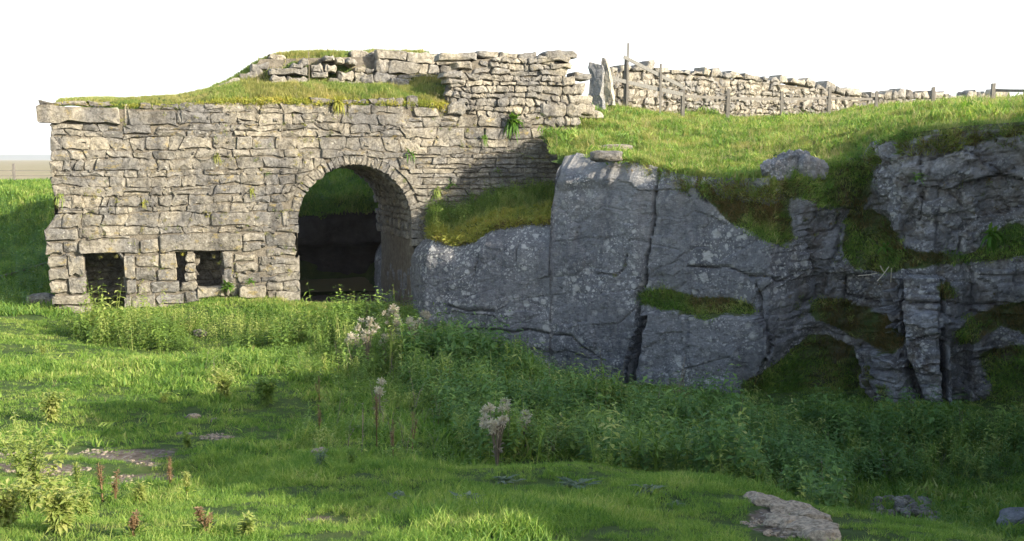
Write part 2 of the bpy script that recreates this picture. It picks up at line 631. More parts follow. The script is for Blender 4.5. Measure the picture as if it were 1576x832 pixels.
def dirt_at(x, y, z):
    u, v = proj(x, y, z)
    d = np.zeros(np.shape(x))
    for cu, cv, ru, rv in DIRT:
        q = np.hypot((u - cu) / ru, (v - cv) / rv)
        q = q * (1 + .55 * fbm(x * 1.3, y * 1.3, 0, 3, 66))
        d = np.maximum(d, (1 - smooth(.3, 1.8, q)) * (.85 + .5 * vnoise(x * 2.6, y * 2.6, 0, 67)))
    s_, d_ = to_wall(x, y)
    tun = (np.abs(s_ - AS_) < 2.2) & (d_ < -.3) & (d_ > -9)
    return np.where(tun, 1.0, np.where(y > 2, d, 0))


xs = np.concatenate([np.arange(-60, -30, 2.0), np.arange(-30, 16.01, .2), np.arange(18, 30, 2.0)])
ys = np.concatenate([np.arange(-40, -8, 2.0), np.arange(-8, 48.01, .2)])
X, Y = np.meshgrid(xs, ys)
Z = Hg(X, Y)
Z = np.clip(Z, -3, 4)
me = mesh_from("ground", np.stack([X, Y, Z], -1).reshape(-1, 3), grid_faces(len(ys), len(xs)), M_GROUND, True,
               {'dirt': dirt_at(X, Y, Z)})
tag(link("ground", me), kind='structure')

# moor to the horizon and the distant hill
r = np.concatenate([[40], np.geomspace(60, 6500, 26)])
a = np.linspace(0, 2 * math.pi, 97)
RR, AA = np.meshgrid(r, a, indexing='ij')
MX, MY = RR * np.sin(AA), RR * np.cos(AA)
MZ = 2.35 + fbm(MX * .01, MY * .01, 0, 3, 4) * np.clip((RR - 60) / 600, 0, 1) * .9 - 1.4 * (RR < 45)
MZ = np.where((MY < 40), MZ - 1.5, MZ)
n = NB("moor_grass", 1.0)
w = n.noise(.05, 6, .6, stretch=(1, 3.5, 1))
w2 = n.noise(.4, 5, .7)
c = n.ramp(w, [(.35, (.26, .20, .13)), (.5, (.33, .27, .16)), (.65, (.21, .22, .09))])
c = n.mix(n.rng(w2, .4, .7, 0, .5), c, (.17, .17, .08))
M_MOOR = n.finish(c)
me = mesh_from("moor", np.stack([MX, MY, MZ], -1).reshape(-1, 3), grid_faces(len(r), len(a)), M_MOOR, True)
tag(link("moor", me), kind='structure')
hu = np.linspace(-3500, 900, 60)
hy = np.linspace(0, 1, 8)
HX, HT = np.meshgrid(hu, hy)
hh = 22 + 9 * fbm(HX * .0011, HX * 0, 0, 4, 12)
HZ = hh * np.sin(HT * math.pi) - .5
HYY = 3600 + HT * 1200
me = mesh_from("distant_hill", np.stack([HX, HYY, HZ], -1).reshape(-1, 3), grid_faces(8, 60),
               mat_far("distant_moorland", (.09, .12, .10), (.16, .17, .13), .004), True)
tag(link("distant_hill", me), kind='structure')

# ------------------------------------------------------------------ cliff plan and upper terrain
def plan(u, Y):
    p = pt(u, 400, Y)
    return (p[0], p[1])


CP = [(-5.15, 41.0), (-4.62, 37.2), (-2.93, 31.6), (-2.42, 30.0), plan(760, 29.0), plan(850, 28.3), plan(1000, 26.8), plan(1185, 25.3), plan(1225, 25.5),
      plan(1262, 25.9), plan(1330, 25.6), plan(1375, 24.6), plan(1440, 24.1), plan(1520, 24.0), (11.4, 23.4), (12.2, 21.5),
      (12.9, 18), (13.0, 13), (12.3, 8), (12.4, 3.5), (12.8, -1), (13.5, -6), (12, -11), (4, -15)]
CP = np.array(CP)
seg = np.hypot(*np.diff(CP, axis=0).T)
arc = np.concatenate([[0], np.cumsum(seg)])
fine = np.arange(0, arc[-1], .05)
px = np.interp(fine, arc, CP[:, 0]); py = np.interp(fine, arc, CP[:, 1])
k = np.hanning(7); k /= k.sum()
pxs = np.convolve(np.pad(px, 3, 'edge'), k, 'valid'); pys = np.convolve(np.pad(py, 3, 'edge'), k, 'valid')
tx, ty = np.gradient(pxs), np.gradient(pys)
L = np.hypot(tx, ty); tx /= L; ty /= L
nx_, ny_ = ty, -tx
k2 = np.hanning(9); k2 /= k2.sum()
nx_ = np.convolve(np.pad(nx_, 4, 'edge'), k2, 'valid'); ny_ = np.convolve(np.pad(ny_, 4, 'edge'), k2, 'valid')
L = np.hypot(nx_, ny_); nx_ /= L; ny_ /= L

# ------------------------------------------------------------------ cliff face
# rock top line as seen
RT = [(560, 372), (600, 366), (650, 364), (690, 378), (718, 372), (745, 352), (790, 345), (846, 343), (850, 240), (880, 233), (930, 243), (1000, 253), (1050, 268),
      (1090, 272), (1165, 274), (1200, 272), (1240, 262), (1266, 252), (1325, 240), (1342, 218), (1400, 204), (1500, 192), (1576, 187), (1620, 184)]
RT = np.array(RT, float)
uu0, _ = proj(pxs, pys, np.full(len(pxs), 2.0))
inframe = (pys > 22.0)
vt = np.interp(uu0, RT[:, 0], RT[:, 1])
_, fy, fz = ray(uu0, vt)
ztop = np.where(inframe, CAM[2] + fz / fy * pys, 0)
rim = np.interp(pys, [-16, -12, -6, -1, 1.5, 4.5, 7, 10.5, 13, 18, 21.5, 22.6, 23.4], [4.2, 4.8, 6.4, 8.0, 8.6, 9.1, 8.2, 7.5, 8.0, 8.4, 7.7, 6.4, 5.15])
right = (uu0 > 1600) | (~inframe)
ztop = np.where(right, rim, ztop)
back = (np.arange(len(pxs)) * .05 < arc[2] + .1)
ztop = np.where(back, pt(632, 388, 31.5)[2] - .02 * (arc[2] - fine), ztop)
# columns: every 5 cm where seen, coarse beyond
colidx = [i for i in range(len(pxs)) if (i * .05 < arc[15]) or i % 8 == 0]
colidx = np.array([i for i in colidx if not (i * .05 < arc[1] and i % 4)])
NR = 150
bx, by, bnx, bny, bt = pxs[colidx], pys[colidx], nx_[colidx], ny_[colidx], ztop[colidx]
zb = -2.4
rr = np.linspace(0, 1, NR)[:, None]
BZ = zb + (bt[None, :] - zb) * rr
BX = np.repeat(bx[None, :], NR, 0); BY = np.repeat(by[None, :], NR, 0)
sarc = np.repeat(fine[colidx][None, :], NR, 0)
GREEN = [  # turf-covered benches on the face, pixel outlines
    [(1080, 272), (1092, 283), (1112, 306), (1150, 314), (1190, 316), (1212, 300), (1222, 372), (1205, 380), (1180, 370), (1150, 352), (1125, 345), (1100, 322), (1082, 300)],
    [(1192, 282), (1225, 268), (1262, 250), (1330, 236), (1350, 262), (1338, 318), (1312, 328), (1296, 318), (1262, 320), (1240, 306), (1205, 300)],
    [(1300, 335), (1340, 318), (1362, 332), (1378, 352), (1388, 380), (1440, 392), (1490, 392), (1515, 378), (1530, 352), (1556, 340), (1600, 352), (1600, 390), (1540, 398), (1480, 408), (1400, 414), (1350, 420), (1318, 412), (1296, 390)],
    [(1240, 470), (1262, 458), (1300, 462), (1345, 470), (1375, 490), (1392, 530), (1375, 545), (1335, 528), (1290, 505), (1250, 492)],
    [(1140, 585), (1200, 558), (1232, 520), (1258, 512), (1310, 530), (1350, 575), (1372, 612), (1372, 680), (1140, 680)],
    [(1462, 518), (1500, 484), (1560, 468), (1600, 455), (1600, 520), (1540, 505), (1500, 530), (1480, 532)],
    [(1500, 545), (1560, 530), (1600, 535), (1600, 700), (1470, 700), (1480, 640), (1530, 600)],
    [(992, 448), (1020, 446), (1080, 456), (1130, 462), (1160, 470), (1164, 486), (1120, 484), (1090, 496), (1060, 486), (1010, 478), (996, 466)],
    [(1440, 428), (1470, 436), (1476, 460), (1448, 464)],
    [(1350, 208), (1400, 196), (1480, 190), (1600, 184), (1600, 196), (1470, 202), (1400, 214), (1352, 226)],
]
CRACKS = [
    ([(1014, 250), (1010, 300), (1004, 352), (996, 400), (988, 450)], 2.6, .22),
    ([(988, 450), (986, 500), (976, 545), (970, 585)], 5.0, .6),
    ([(1078, 268), (1080, 300), (1088, 312)], 2.5, .2),
    ([(1060, 410), (1110, 412), (1150, 420), (1205, 430)], 2.0, .16),
    ([(1165, 432), (1172, 480), (1184, 530), (1188, 560)], 2.6, .2),
    ([(690, 468), (720, 476), (760, 478)], 2.2, .14),
    ([(640, 505), (760, 508), (880, 514), (898, 535), (930, 552)], 2.0, .14),
    ([(920, 418), (950, 424), (962, 416), (968, 390)], 1.8, .1),
    ([(735, 395), (728, 430)], 1.6, .07), ([(800, 360), (796, 400)], 1.5, .05),
    ([(1240, 350), (1250, 420), (1262, 470)], 3.2, .22), ([(1282, 350), (1290, 330)], 2.5, .2), ([(1270, 328), (1278, 352)], 2.0, .15),
    ([(1384, 500), (1392, 560), (1412, 600), (1420, 620)], 4.5, .5), ([(1380, 440), (1384, 500)], 3.0, .3),
    ([(1450, 520), (1456, 600), (1462, 640)], 4, .3), ([(1418, 230), (1420, 300), (1414, 340)], 2.5, .12), ([(1370, 462), (1470, 468), (1560, 470)], 2.2, .2),
    ([(1300, 425), (1302, 455), (1360, 460)], 3, .25), ([(1222, 225), (1232, 250), (1236, 272)], 2.5, .2), ([(846, 250), (838, 300), (846, 345)], 2.2, .12),
    ([(866, 240), (862, 268), (850, 300)], 2.2, .1), ([(1500, 600), (1540, 570), (1570, 560)], 3, .3), ([(1490, 560), (1550, 540)], 2.5, .25)]
D = np.zeros_like(BX)
dz = (bt[None, :] - zb) / (NR - 1) + 0 * BX
vis = (sarc < arc[15])
for it in range(4):
    PX = BX + bnx * D; PY = BY + bny * D
    if it:
        ut_, _ = proj(PX[-1], PY[-1], BZ[-1])
        vt_ = np.interp(ut_, RT[:, 0], RT[:, 1])
        _, fy_, fz_ = ray(ut_, vt_)
        nb_ = CAM[2] + fz_ / fy_ * PY[-1]
        seen_ = (~right[colidx]) & (~back[colidx]) & (sarc[0] > arc[5] + .3)
        bt = np.where(seen_, nb_, bt)
        BZ = zb + (bt[None, :] - zb) * rr
    U, V = proj(PX, PY, BZ)
    U = U + 3 * vnoise(sarc * 2.2, BZ * 2.2, 0, 5); V = V + 3 * vnoise(sarc * 2.2, BZ * 2.2, 0, 8)
    Mg = np.zeros_like(D)
    for i, poly in enumerate(GREEN):
        m = pip(U, V, poly) & vis
        Mg = np.maximum(Mg, m)
    Dn = np.zeros_like(D)
    # benches: turf slopes lean back, rock above them stands further in
    sb = np.zeros(D.shape[1])
    SBm = np.zeros_like(D)
    for r_ in range(NR):
        rowk = np.exp(-dz[r_] / 1.2)
        low = np.where(V[r_] > 500, .45, .5)
        sb = np.minimum(sb * rowk + Mg[r_] * dz[r_] * low, .8)
        SBm[r_] = sb
    kk = np.hanning(7); kk /= kk.sum()
    SBm = np.apply_along_axis(lambda q: np.convolve(np.pad(q, 3, 'edge'), kk, 'valid'), 1, SBm)
    Dn -= SBm
    rough = smooth(1160, 1260, U) * vis + (~vis) * .8
    rough = np.maximum(rough, .0)
    # smooth quarried face on the left, broken ground to the right
    wx = fbm(sarc * .7, BZ * .7, 0, 3, 55) * .6
    Dn += (.10 + .04 * rough) * fbm(sarc * .35, BZ * .35, 0, 3, 21) + .05 * fbm(sarc * 1.6, BZ * 1.2, 0, 4, 22)
    c1, e1, tx1, ty1 = cells(sarc / 1.25 + wx, BZ / .75 + wx * .4, 3)
    c2, e2, tx2, ty2 = cells(sarc / .42 + wx * 2, BZ / .26 + wx, 4)
    Dn += rough * ((c1 - .5) * .30 + (tx1 * (c1 - .5) + ty1 * .12) * .4 + (c2 - .5) * .15 + .13 * fbm(sarc * .5, BZ * .3, 0, 3, 71))
    Dn += (1 - rough) * ((c1 - .5) * .07 + (c2 - .5) * .03)
    Dn -= (.02 + .07 * rough) * np.exp(-(e1 / .05) ** 2) + rough * .05 * np.exp(-(e2 / .07) ** 2)
    bed = np.abs(vnoise(sarc * .25 + 3, BZ * 3.1 + .35 * wx, 0, 57))
    Dn -= rough * .07 * np.exp(-(bed / .10) ** 2)
    hi = smooth(345, 235, V) * (1 - smooth(980, 1100, U)) * smooth(840, 860, U)
    Dn += hi * .13 * fbm(sarc * 3.2, BZ * .5, 0, 4, 43)
    # vertical ribbing
    Dn += (.05 + .14 * rough) * fbm(sarc * 2.4, BZ * .35, 0, 3, 41)
    # proud block under the hanging tuft
    blk = pip(U, V, [(988, 480), (1168, 487), (1188, 530), (1150, 610), (972, 610)])
    Dn += .42 * blk
    # leaning buttress on the right
    btr = pip(U, V, [(1318, 535), (1370, 548), (1392, 560), (1415, 640), (1375, 640)])
    Dn += .5 * btr
    pil = pip(U, V, [(1388, 425), (1448, 425), (1452, 650), (1405, 650), (1390, 560)])
    Dn += .40 * pil
    # recess left of the big upper right face
    rc = smooth(1262, 1300, U) * (1 - smooth(1330, 1352, U)) * vis
    Dn -= .12 * rc * smooth(420, 300, V)
    dk = smooth(1448, 1462, U) * (1 - smooth(1480, 1500, U)) * smooth(500, 540, V) * vis
    Dn -= .45 * dk
    # rounded, leaning top
    tt = np.clip((bt[None, :] - BZ) / .8, 0, 1)
    Dn -= (.45 - .3 * rough) * (1 - tt) ** 2.2 * (1 - .6 * smooth(1000, 1100, U))
    # bulge by the wall catches the sun
    bl = smooth(848, 872, U) * (1 - smooth(925, 990, U)) * vis
    Dn += .32 * bl * smooth(300, 268, V) - .55 * bl * (1 - np.clip((bt[None, :] - BZ) / 1.1, 0, 1)) * .8
    cr = np.zeros_like(D)
    for line, wd, dp in CRACKS:
        u0, u1 = min(p[0] for p in line) - 12, max(p[0] for p in line) + 12
        m = (U > u0) & (U < u1) & vis
        dd = seg_dist(U[m] + 1.5 * vnoise(sarc[m] * 6, BZ[m] * 6, 0, 77), V[m], line)
        g = np.exp(-(dd / wd) ** 2)
        Dn[m] -= dp * g * .7
        cr[m] = np.maximum(cr[m], g)
    D = Dn
D += .03 * fbm(sarc * 6, BZ * 6, 0, 3, 91) * (1 + rough)
PX = BX + bnx * D; PY = BY + bny * D
# upper ground behind the edge
up = []
for u, v, Y in [(880, 205, 31), (850, 205, 33), (840, 183, 33.6), (900, 178, 35.5), (900, 158, 37.2), (960, 190, 34), (1000, 172, 38.5), (1050, 181, 38), (1120, 185, 39.5),
                (1203, 187, 41.5), (1275, 182, 43.5), (1348, 168, 44.5), (1100, 225, 32), (1200, 215, 32), (1000, 215, 31.5), (1290, 198, 32), (1350, 182, 32.5),
                (1400, 172, 31), (1450, 165, 30), (1520, 161, 29.5), (1576, 160, 29), (1400, 190, 27), (1500, 178, 27), (1576, 174, 26.5), (1500, 160, 36), (1576, 159, 36),
                (1450, 160, 44), (1300, 215, 29)]:
    up.append(tuple(pt(u, v, Y)))
RIMH = 7.3
up += [(3, 45, 6.3), (-2, 36, 6), (10, 55, 6.5), (20, 50, 6.8), (25, 40, 6.6), (0, 60, 6.3), (25, 65, 6.5), (16, 26.5, 6.2), (15.5, 19, 8.0),
       (18, 12, RIMH + .5), (18, 2, 8.6), (22, -8, 6), (30, 15, 7), (30, -5, 6.5), (45, 30, 6.5), (45, 0, 6.5), (45, 60, 6.5)]
up += [(PX[-1, i], PY[-1, i], BZ[-1, i]) for i in range(len(colidx)) if sarc[0, i] > arc[5] + .1 and int(sarc[0, i] * 20) % 14 == 0]
U0 = Surf(up, .45)


def Hu(x, y):
    return U0(x, y) + .12 * fbm(x * .6, y * .6, 0, 3, 31) + .07 * fbm(x * 1.9, y * 1.9, 0, 3, 37)


QP = [tuple(q) for q in np.stack([PX[-1], PY[-1]], -1)[::3]] + [(-40, -15), (-40, 31), (-12, 27), (-5, 41)]


def upper_ok(x, y):
    s, d = to_wall(x, y)
    q = pip(x, y, QP)
    ok = (~q) & (s > 2.2) & ((d < -.25) | (x > 1.02))
    return ok


xs = np.concatenate([np.arange(-4, 19, .2), np.arange(19, 60, 1.2)])
ys = np.concatenate([np.arange(-24, 14, .6), np.arange(14, 48, .2), np.arange(48, 90, 1.5)])
X, Y = np.meshgrid(xs, ys)
Z = Hu(X, Y)
edge_pts = np.stack([PX[-1], PY[-1]], -1)[::2]
near = np.full(X.shape, 9.0)
for q in edge_pts:
    m = (np.abs(X - q[0]) < 1.5) & (np.abs(Y - q[1]) < 1.5)
    near[m] = np.minimum(near[m], np.hypot(X[m] - q[0], Y[m] - q[1]))
ok = upper_ok(X, Y)
# snap the first row outside on to the edge
flat = np.stack([X, Y], -1)
bad = (~ok) & (near < .24)
for i, j in zip(*np.nonzero(bad)):
    d = np.hypot(edge_pts[:, 0] - X[i, j], edge_pts[:, 1] - Y[i, j])
    q = d.argmin()
    X[i, j], Y[i, j] = edge_pts[q] + np.array([0, 0])
use = ok | bad
Z = Hu(X, Y) - .22 * np.exp(-np.where(bad, 0, near) / .22) - .03
keep = use[:-1, :-1] & use[1:, :-1] & use[:-1, 1:] & use[1:, 1:]
f = grid_faces(len(ys), len(xs), keep)
vv, ff = compact(np.stack([X, Y, Z], -1).reshape(-1, 3), f)
me = mesh_from("hillside", vv, ff, M_GROUND, True, {'dirt': np.zeros(len(vv))})
tag(link("hillside", me), kind='structure')

PX = BX + bnx * D; PY = BY + bny * D; PZ = BZ + .05 * fbm(sarc * 1.5, BZ * 1.5, 0, 2, 14)
PZ[-1] = BZ[-1]
kk = np.ones(5) / 5
moss = np.apply_along_axis(lambda q: np.convolve(q, kk, 'same'), 0, Mg)
moss = np.apply_along_axis(lambda q: np.convolve(q, kk, 'same'), 1, moss)
# cap rows running back under the turf
caps = []
NCAP = 16
ledge_col = (uu0[colidx] < 848) & (~back[colidx]) & (sarc[0] < arc[6])
for j in range(1, NCAP + 1):
    t = j / NCAP
    ln = np.where(uu0[colidx] < 900, 5.4, 1.3)
    ln = np.where(back[colidx], .5, ln)
    x = PX[-1] - bnx * ln * t; y = PY[-1] - bny * ln * t
    hz = Hu(x, y) - .16
    hz = np.where(ledge_col, BZ[-1] + (.55) * t + .08 * fbm(x * 2, y * 2, 0, 3, 6), hz)
    hz = np.where(back[colidx], BZ[-1], hz)
    hz = BZ[-1] * (1 - smooth(0, .2, t)) + hz * smooth(0, .2, t)
    caps.append((x, y, hz))
CX = np.vstack([PX] + [c[0][None] for c in caps]); CY = np.vstack([PY] + [c[1][None] for c in caps]); CZ = np.vstack([PZ] + [c[2][None] for c in caps])
zz = lambda a, v=0.0: np.vstack([a, np.full((NCAP, a.shape[1]), v)])
vv = np.stack([CX, CY, CZ], -1).reshape(-1, 3)
ff = grid_faces(NR + NCAP, len(colidx))
me = mesh_from("cliff", vv, ff, M_CLIFF, False, {'moss': zz(moss, .0), 'crack': zz(cr), 'rough': zz(rough)})
tag(link("cliff", me), kind='structure')
CL = dict(X=PX, Y=PY, Z=PZ, M=moss, U=U, V=V, nx=bnx, ny=bny, top=(PX[-1], PY[-1], PZ[-1]), s=sarc)

# ------------------------------------------------------------------ stone masonry
def stone_geo(c4, depth, proud, rg, jit=.012, bev=.02, rnd=.22):
    """c4: BL, BR, TR, TL in the wall plane -> verts (a, b, d), faces"""
    c4 = [np.array(q, float) for q in c4]
    cen = sum(c4) / 4
    out = []
    for i in range(4):
        p, a, b = c4[i], c4[i - 1], c4[(i + 1) % 4]
        la, lb = np.linalg.norm(a - p), np.linalg.norm(b - p)
        m = min(la, lb)
        fr = rnd * m * rg.uniform(.35, 1.3)
        out.append(p + (a - p) / (la + 1e-6) * fr * rg.uniform(.6, 1.3))
        out.append(p + (b - p) / (lb + 1e-6) * fr * rg.uniform(.6, 1.3))
        if i in (0, 2):
            hs_ = np.linalg.norm(c4[3] - c4[0])
            ts = (.5,) if lb < .55 else ((.3, .68) if lb < .95 else (.2, .4, .62, .82))
            for t in ts:
                q_ = p + (b - p) * (t + rg.uniform(-.06, .06))
                nrm = (cen - (p + b) / 2); nrm = nrm / (np.linalg.norm(nrm) + 1e-6)
                out.append(q_ + nrm * rg.uniform(-.02, .13) * hs_)
    out = [q + rg.normal(0, jit, 2) for q in out]
    n = len(out)
    tilt = rg.normal(0, .045, 2)
    V = []
    for q in out:
        V.append((q[0], q[1], -depth))
    for q in out:
        V.append((q[0], q[1], proud - bev + rg.normal(0, .008) + float((q - cen) @ tilt)))
    for q in out:
        i_ = cen + (q - cen) * (1 - min(.3, bev * 1.6 / (np.linalg.norm(q - cen) + .01)))
        V.append((i_[0], i_[1], proud + rg.normal(0, .014) + float((i_ - cen) @ tilt)))
    # two ridge points so the face is not one plane
    ax = (c4[1] + c4[2]) / 2 - (c4[0] + c4[3]) / 2
    a_, b_ = cen - ax * .2 + rg.normal(0, .02, 2), cen + ax * .2 + rg.normal(0, .02, 2)
    V.append((a_[0], a_[1], proud + rg.normal(.012, .018) + float((a_ - cen) @ tilt)))
    V.append((b_[0], b_[1], proud + rg.normal(.012, .018) + float((b_ - cen) @ tilt)))
    F = []
    for i in range(n):
        j = (i + 1) % n
        F.append((i, j, n + j, n + i))
        F.append((n + i, n + j, 2 * n + j, 2 * n + i))
    A, B = 3 * n, 3 * n + 1
    near = [0 if np.linalg.norm(V[2 * n + i][0:2] - a_) < np.linalg.norm(V[2 * n + i][0:2] - b_) else 1 for i in range(n)]
    for i in range(n):
        j = (i + 1) % n
        if near[i] == near[j]:
            F.append((2 * n + i, 2 * n + j, (A, B)[near[i]]))
        else:
            F.append((2 * n + i, 2 * n + j, (A, B)[near[j]], (A, B)[near[i]]))
    return np.array(V), F, cen


class Frame:
    def __init__(self, o, ax, ay, an):
        self.o, self.ax, self.ay, self.an = map(lambda q: np.array(q, float), (o, ax, ay, an))

    def w(self, V):
        V = np.asarray(V, float)
        return self.o + V[..., 0:1] * self.ax + V[..., 1:2] * self.ay + V[..., 2:3] * self.an


class Masonry:
    """gathers stones; the largest become objects of their own, the rest one joined part"""
    def __init__(self, root, mat, limit=300):
        self.root, self.mat, self.limit = root, mat, limit
        self.st = []      # (size, world verts, faces)

    def add(self, fr, c4, depth, proud, rg, clip=None, **kw):
        V, F, cen = stone_geo(c4, depth, proud, rg, **kw)
        if clip is not None:
            V[:, :2] = clip(V[:, :2])
        P = fr.w(V)
        u, v = proj(P[:, 0], P[:, 1], P[:, 2])
        size = (np.ptp(u)) * (np.ptp(v))
        self.st.append((size, P, F))

    def build(self, name='stone', rest='small_stones', hidden=0):
        self.st.sort(key=lambda q: -q[0])
        L = np.array(self.root.location)
        for size, P, F in self.st[:self.limit]:
            c = P.mean(0)
            me = mesh_from(name, P - c, F, self.mat)
            link(name, me, self.root, c - L)
        if len(self.st) > self.limit:
            vs, fs, k = [], [], 0
            for size, P, F in self.st[self.limit:]:
                vs.append(P - L)
                fs += [tuple(q + k for q in f) for f in F]
                k += len(P)
            me = mesh_from(rest, np.concatenate(vs), fs, self.mat)
            tag(link(rest, me, self.root), kind='stuff')
        return len(self.st)


def courses(s0, s1, z0, z1, rg, hmin, hmax, lmin, lmax, wob=.03, gap=.007, split=.09, jit=.35):
    """yield quads of random coursed masonry"""
    z = z0
    lines = [z0]
    while z < z1:
        z += rg.uniform(hmin, hmax)
        lines.append(z)
    ph = rg.uniform(0, 100, len(lines))
    def L(i, s):
        return lines[i] + wob * vnoise(s * .8, ph[i], 0, 3) * 1.6 + wob * .8 * vnoise(s * 2.3, ph[i] + 7, 0, 3)
    for i in range(len(lines) - 1):
        h = lines[i + 1] - lines[i]
        s = s0 - rg.uniform(0, .3)
        tl = rg.normal(0, .02)
        while s < s1:
            ln = min(rg.uniform(lmin, lmax) * (h ** .5) * (1.6 if rg.random() < .25 else 1), lmax * 1.4)
            e = s + ln
            tr = rg.normal(0, .035)
            q = [(s + gap - tl, L(i, s) + gap), (e - gap - tr, L(i, e) + gap), (e - gap + tr, L(i + 1, e) - gap), (s + gap + tl, L(i + 1, s) - gap)]
            q = [(float(a), float(b)) for a, b in q]
            r = rg.random()
            if h > .2 and r < split:       # two thin stones in place of one
                m = rg.uniform(.35, .65)
                ml = (q[0][0] * (1 - m) + q[3][0] * m, q[0][1] * (1 - m) + q[3][1] * m)
                mrr = (q[1][0] * (1 - m) + q[2][0] * m, q[1][1] * (1 - m) + q[2][1] * m)
                yield [q[0], q[1], (mrr[0], mrr[1] - gap), (ml[0], ml[1] - gap)]
                yield [(ml[0], ml[1] + gap), (mrr[0], mrr[1] + gap), q[2], q[3]]
            elif h > .25 and r < split + .08:
                m = rg.uniform(.4, .6)
                ml = (q[0][0] * (1 - m) + q[1][0] * m, q[0][1]); mu = (q[3][0] * (1 - m) + q[2][0] * m, q[3][1])
                yield [q[0], (ml[0] - gap, ml[1]), (mu[0] - gap, mu[1]), q[3]]
                yield [(ml[0] + gap, ml[1]), q[1], q[2], (mu[0] + gap, mu[1])]
            else:
                yield q
            s = e
            tl = tr


FW = Frame(WO, WT, (0, 0, 1), WN)
AS, AZ, AR = .05, 2.45, 1.60   # arch centre, springing height, radius


def door_sd(s, z, grow=0.0):
    """signed distance outside the arch opening"""
    dx = s - AS
    up_ = z > AZ
    return np.where(up_, np.hypot(dx, z - AZ), np.abs(dx)) - (AR + grow)


OPN = [(130, 388, 190, 480), (301, 388, 342, 445), (274, 390, 284, 430)]
OPW = []
for (u0, v0, u1, v1) in OPN:
    sa, zt = wall_sz(u0, (v0 + v1) / 2)[0], wall_sz((u0 + u1) / 2, v0)[1]
    sb_, zb_ = wall_sz(u1, (v0 + v1) / 2)[0], wall_sz((u0 + u1) / 2, v1)[1]
    OPW.append((float(sa), float(zb_) - .2, float(sb_), float(zt)))


def clip_main(P):
    P = P.copy()
    for i in range(len(P)):
        s, z = P[i]
        # arch ring
        if z > AZ - .05:
            r = math.hypot(s - AS, z - AZ)
            ro = AR + .29
            if r < ro and z > AZ + .1:
                k = ro / max(r, .3)
                s, z = AS + (s - AS) * k, AZ + (z - AZ) * k
            elif z < AZ + .1 and abs(s - AS) < AR:
                s = AS + math.copysign(AR, s - AS)
        elif abs(s - AS) < AR:
            s = AS + math.copysign(AR, s - AS)
        for (a, b, c, d) in OPW:
            if a < s < c and b < z < d:
                ds = [(s - a, 0), (c - s, 1), (d - z, 2)]
                k = min(ds)[1]
                if k == 0: s = a
                elif k == 1: s = c
                else: z = d
        P[i] = (s, z)
    return P


lf = np.array([(56, 150), (60, 178), (76, 181), (77, 250), (80, 285), (86, 300), (88, 345), (70, 352), (74, 410), (80, 450), (92, 480)], float)
kiln = thing("kiln_wall", wall_p(-3, 0.2), "tall coursed limestone wall with a round arch and two low square openings on the left", "wall")
mas = Masonry(kiln, M_ST, 300)
rg = np.random.default_rng(11)
Lw = WO
TOPL = np.array([(40, 160), (230, 160), (250, 157), (400, 153), (665, 156), (690, 172), (780, 178), (820, 190), (850, 205), (862, 232), (880, 262)], float)


def sz_uv(s, z):
    p = wall_p(s, z)
    return proj(p[0], p[1], p[2])


KEEP_OUT = [(-99, 0, 0, 0)]
placed = []
# the long lintels and corner slabs, each where it stands
SPECIAL = [  # u0,v0,u1,v1, proud
    (56, 163, 186, 190, .16), (190, 160, 200, 190, .0), (122, 366, 214, 390, .07), (246, 358, 372, 387, .08), (198, 168, 272, 194, .05),
    (69, 352, 121, 370, .09), (70, 371, 97, 392, .06), (98, 371, 121, 390, .03), (72, 393, 104, 412, .07), (105, 391, 130, 425, .09), (74, 413, 104, 432, .06), (77, 433, 104, 452, .08), (105, 426, 132, 452, .07),
    (80, 453, 138, 468, .09), (86, 469, 142, 488, .13), (190, 391, 208, 428, .10), (209, 391, 244, 410, .03), (215, 366, 245, 389, .04), (190, 191, 233, 206, .05), (374, 358, 409, 372, .05), (374, 373, 402, 387, .04), (361, 389, 393, 402, .05), (362, 403, 398, 418, .06), (365, 419, 402, 434, .04), (245, 388, 273, 412, .06), (208, 411, 240, 432, .05), (241, 413, 273, 431, .04), (194, 429, 213, 452, .09),
    (213, 433, 232, 452, .03), (233, 432, 276, 450, .06), (203, 453, 240, 476, .08), (241, 451, 284, 468, .05),
    (285, 389, 301, 404, .06), (285, 405, 302, 418, .07), (284, 419, 303, 432, .05), (278, 433, 304, 448, .05), (285, 449, 312, 464, .06),
    (343, 388, 358, 412, .06), (344, 413, 360, 436, .05), (348, 437, 364, 455, .05), (304, 440, 347, 458, .14), (366, 437, 408, 456, .35)]
spec = []
for (u0, v0, u1, v1, pr) in SPECIAL:
    vm, um = (v0 + v1) / 2, (u0 + u1) / 2
    s0, s1 = wall_sz(u0, vm)[0], wall_sz(u1, vm)[0]
    z1, z0 = wall_sz(um, v0)[1], wall_sz(um, v1)[1]
    if s1 - s0 < .15: continue
    spec.append((s0, z0, s1, z1))
    g = .012
    mas.add(FW, [(s0 + g, z0 + g), (s1 - g, z0 + g + rg.normal(0, .02)), (s1 - g, z1 - g), (s0 + g, z1 - g + rg.normal(0, .02))], .3, pr, rg, jit=.016, rnd=.15, bev=.018)


def overlaps(q):
    a0, a1 = min(p[0] for p in q), max(p[0] for p in q)
    b0, b1 = min(p[1] for p in q), max(p[1] for p in q)
    for (s0, z0, s1, z1) in spec:
        ox = min(a1, s1) - max(a0, s0); oz = min(b1, z1) - max(b0, z0)
        if ox > 0 and oz > 0 and ox * oz > .8 * (a1 - a0) * (b1 - b0):
            return True
    return False


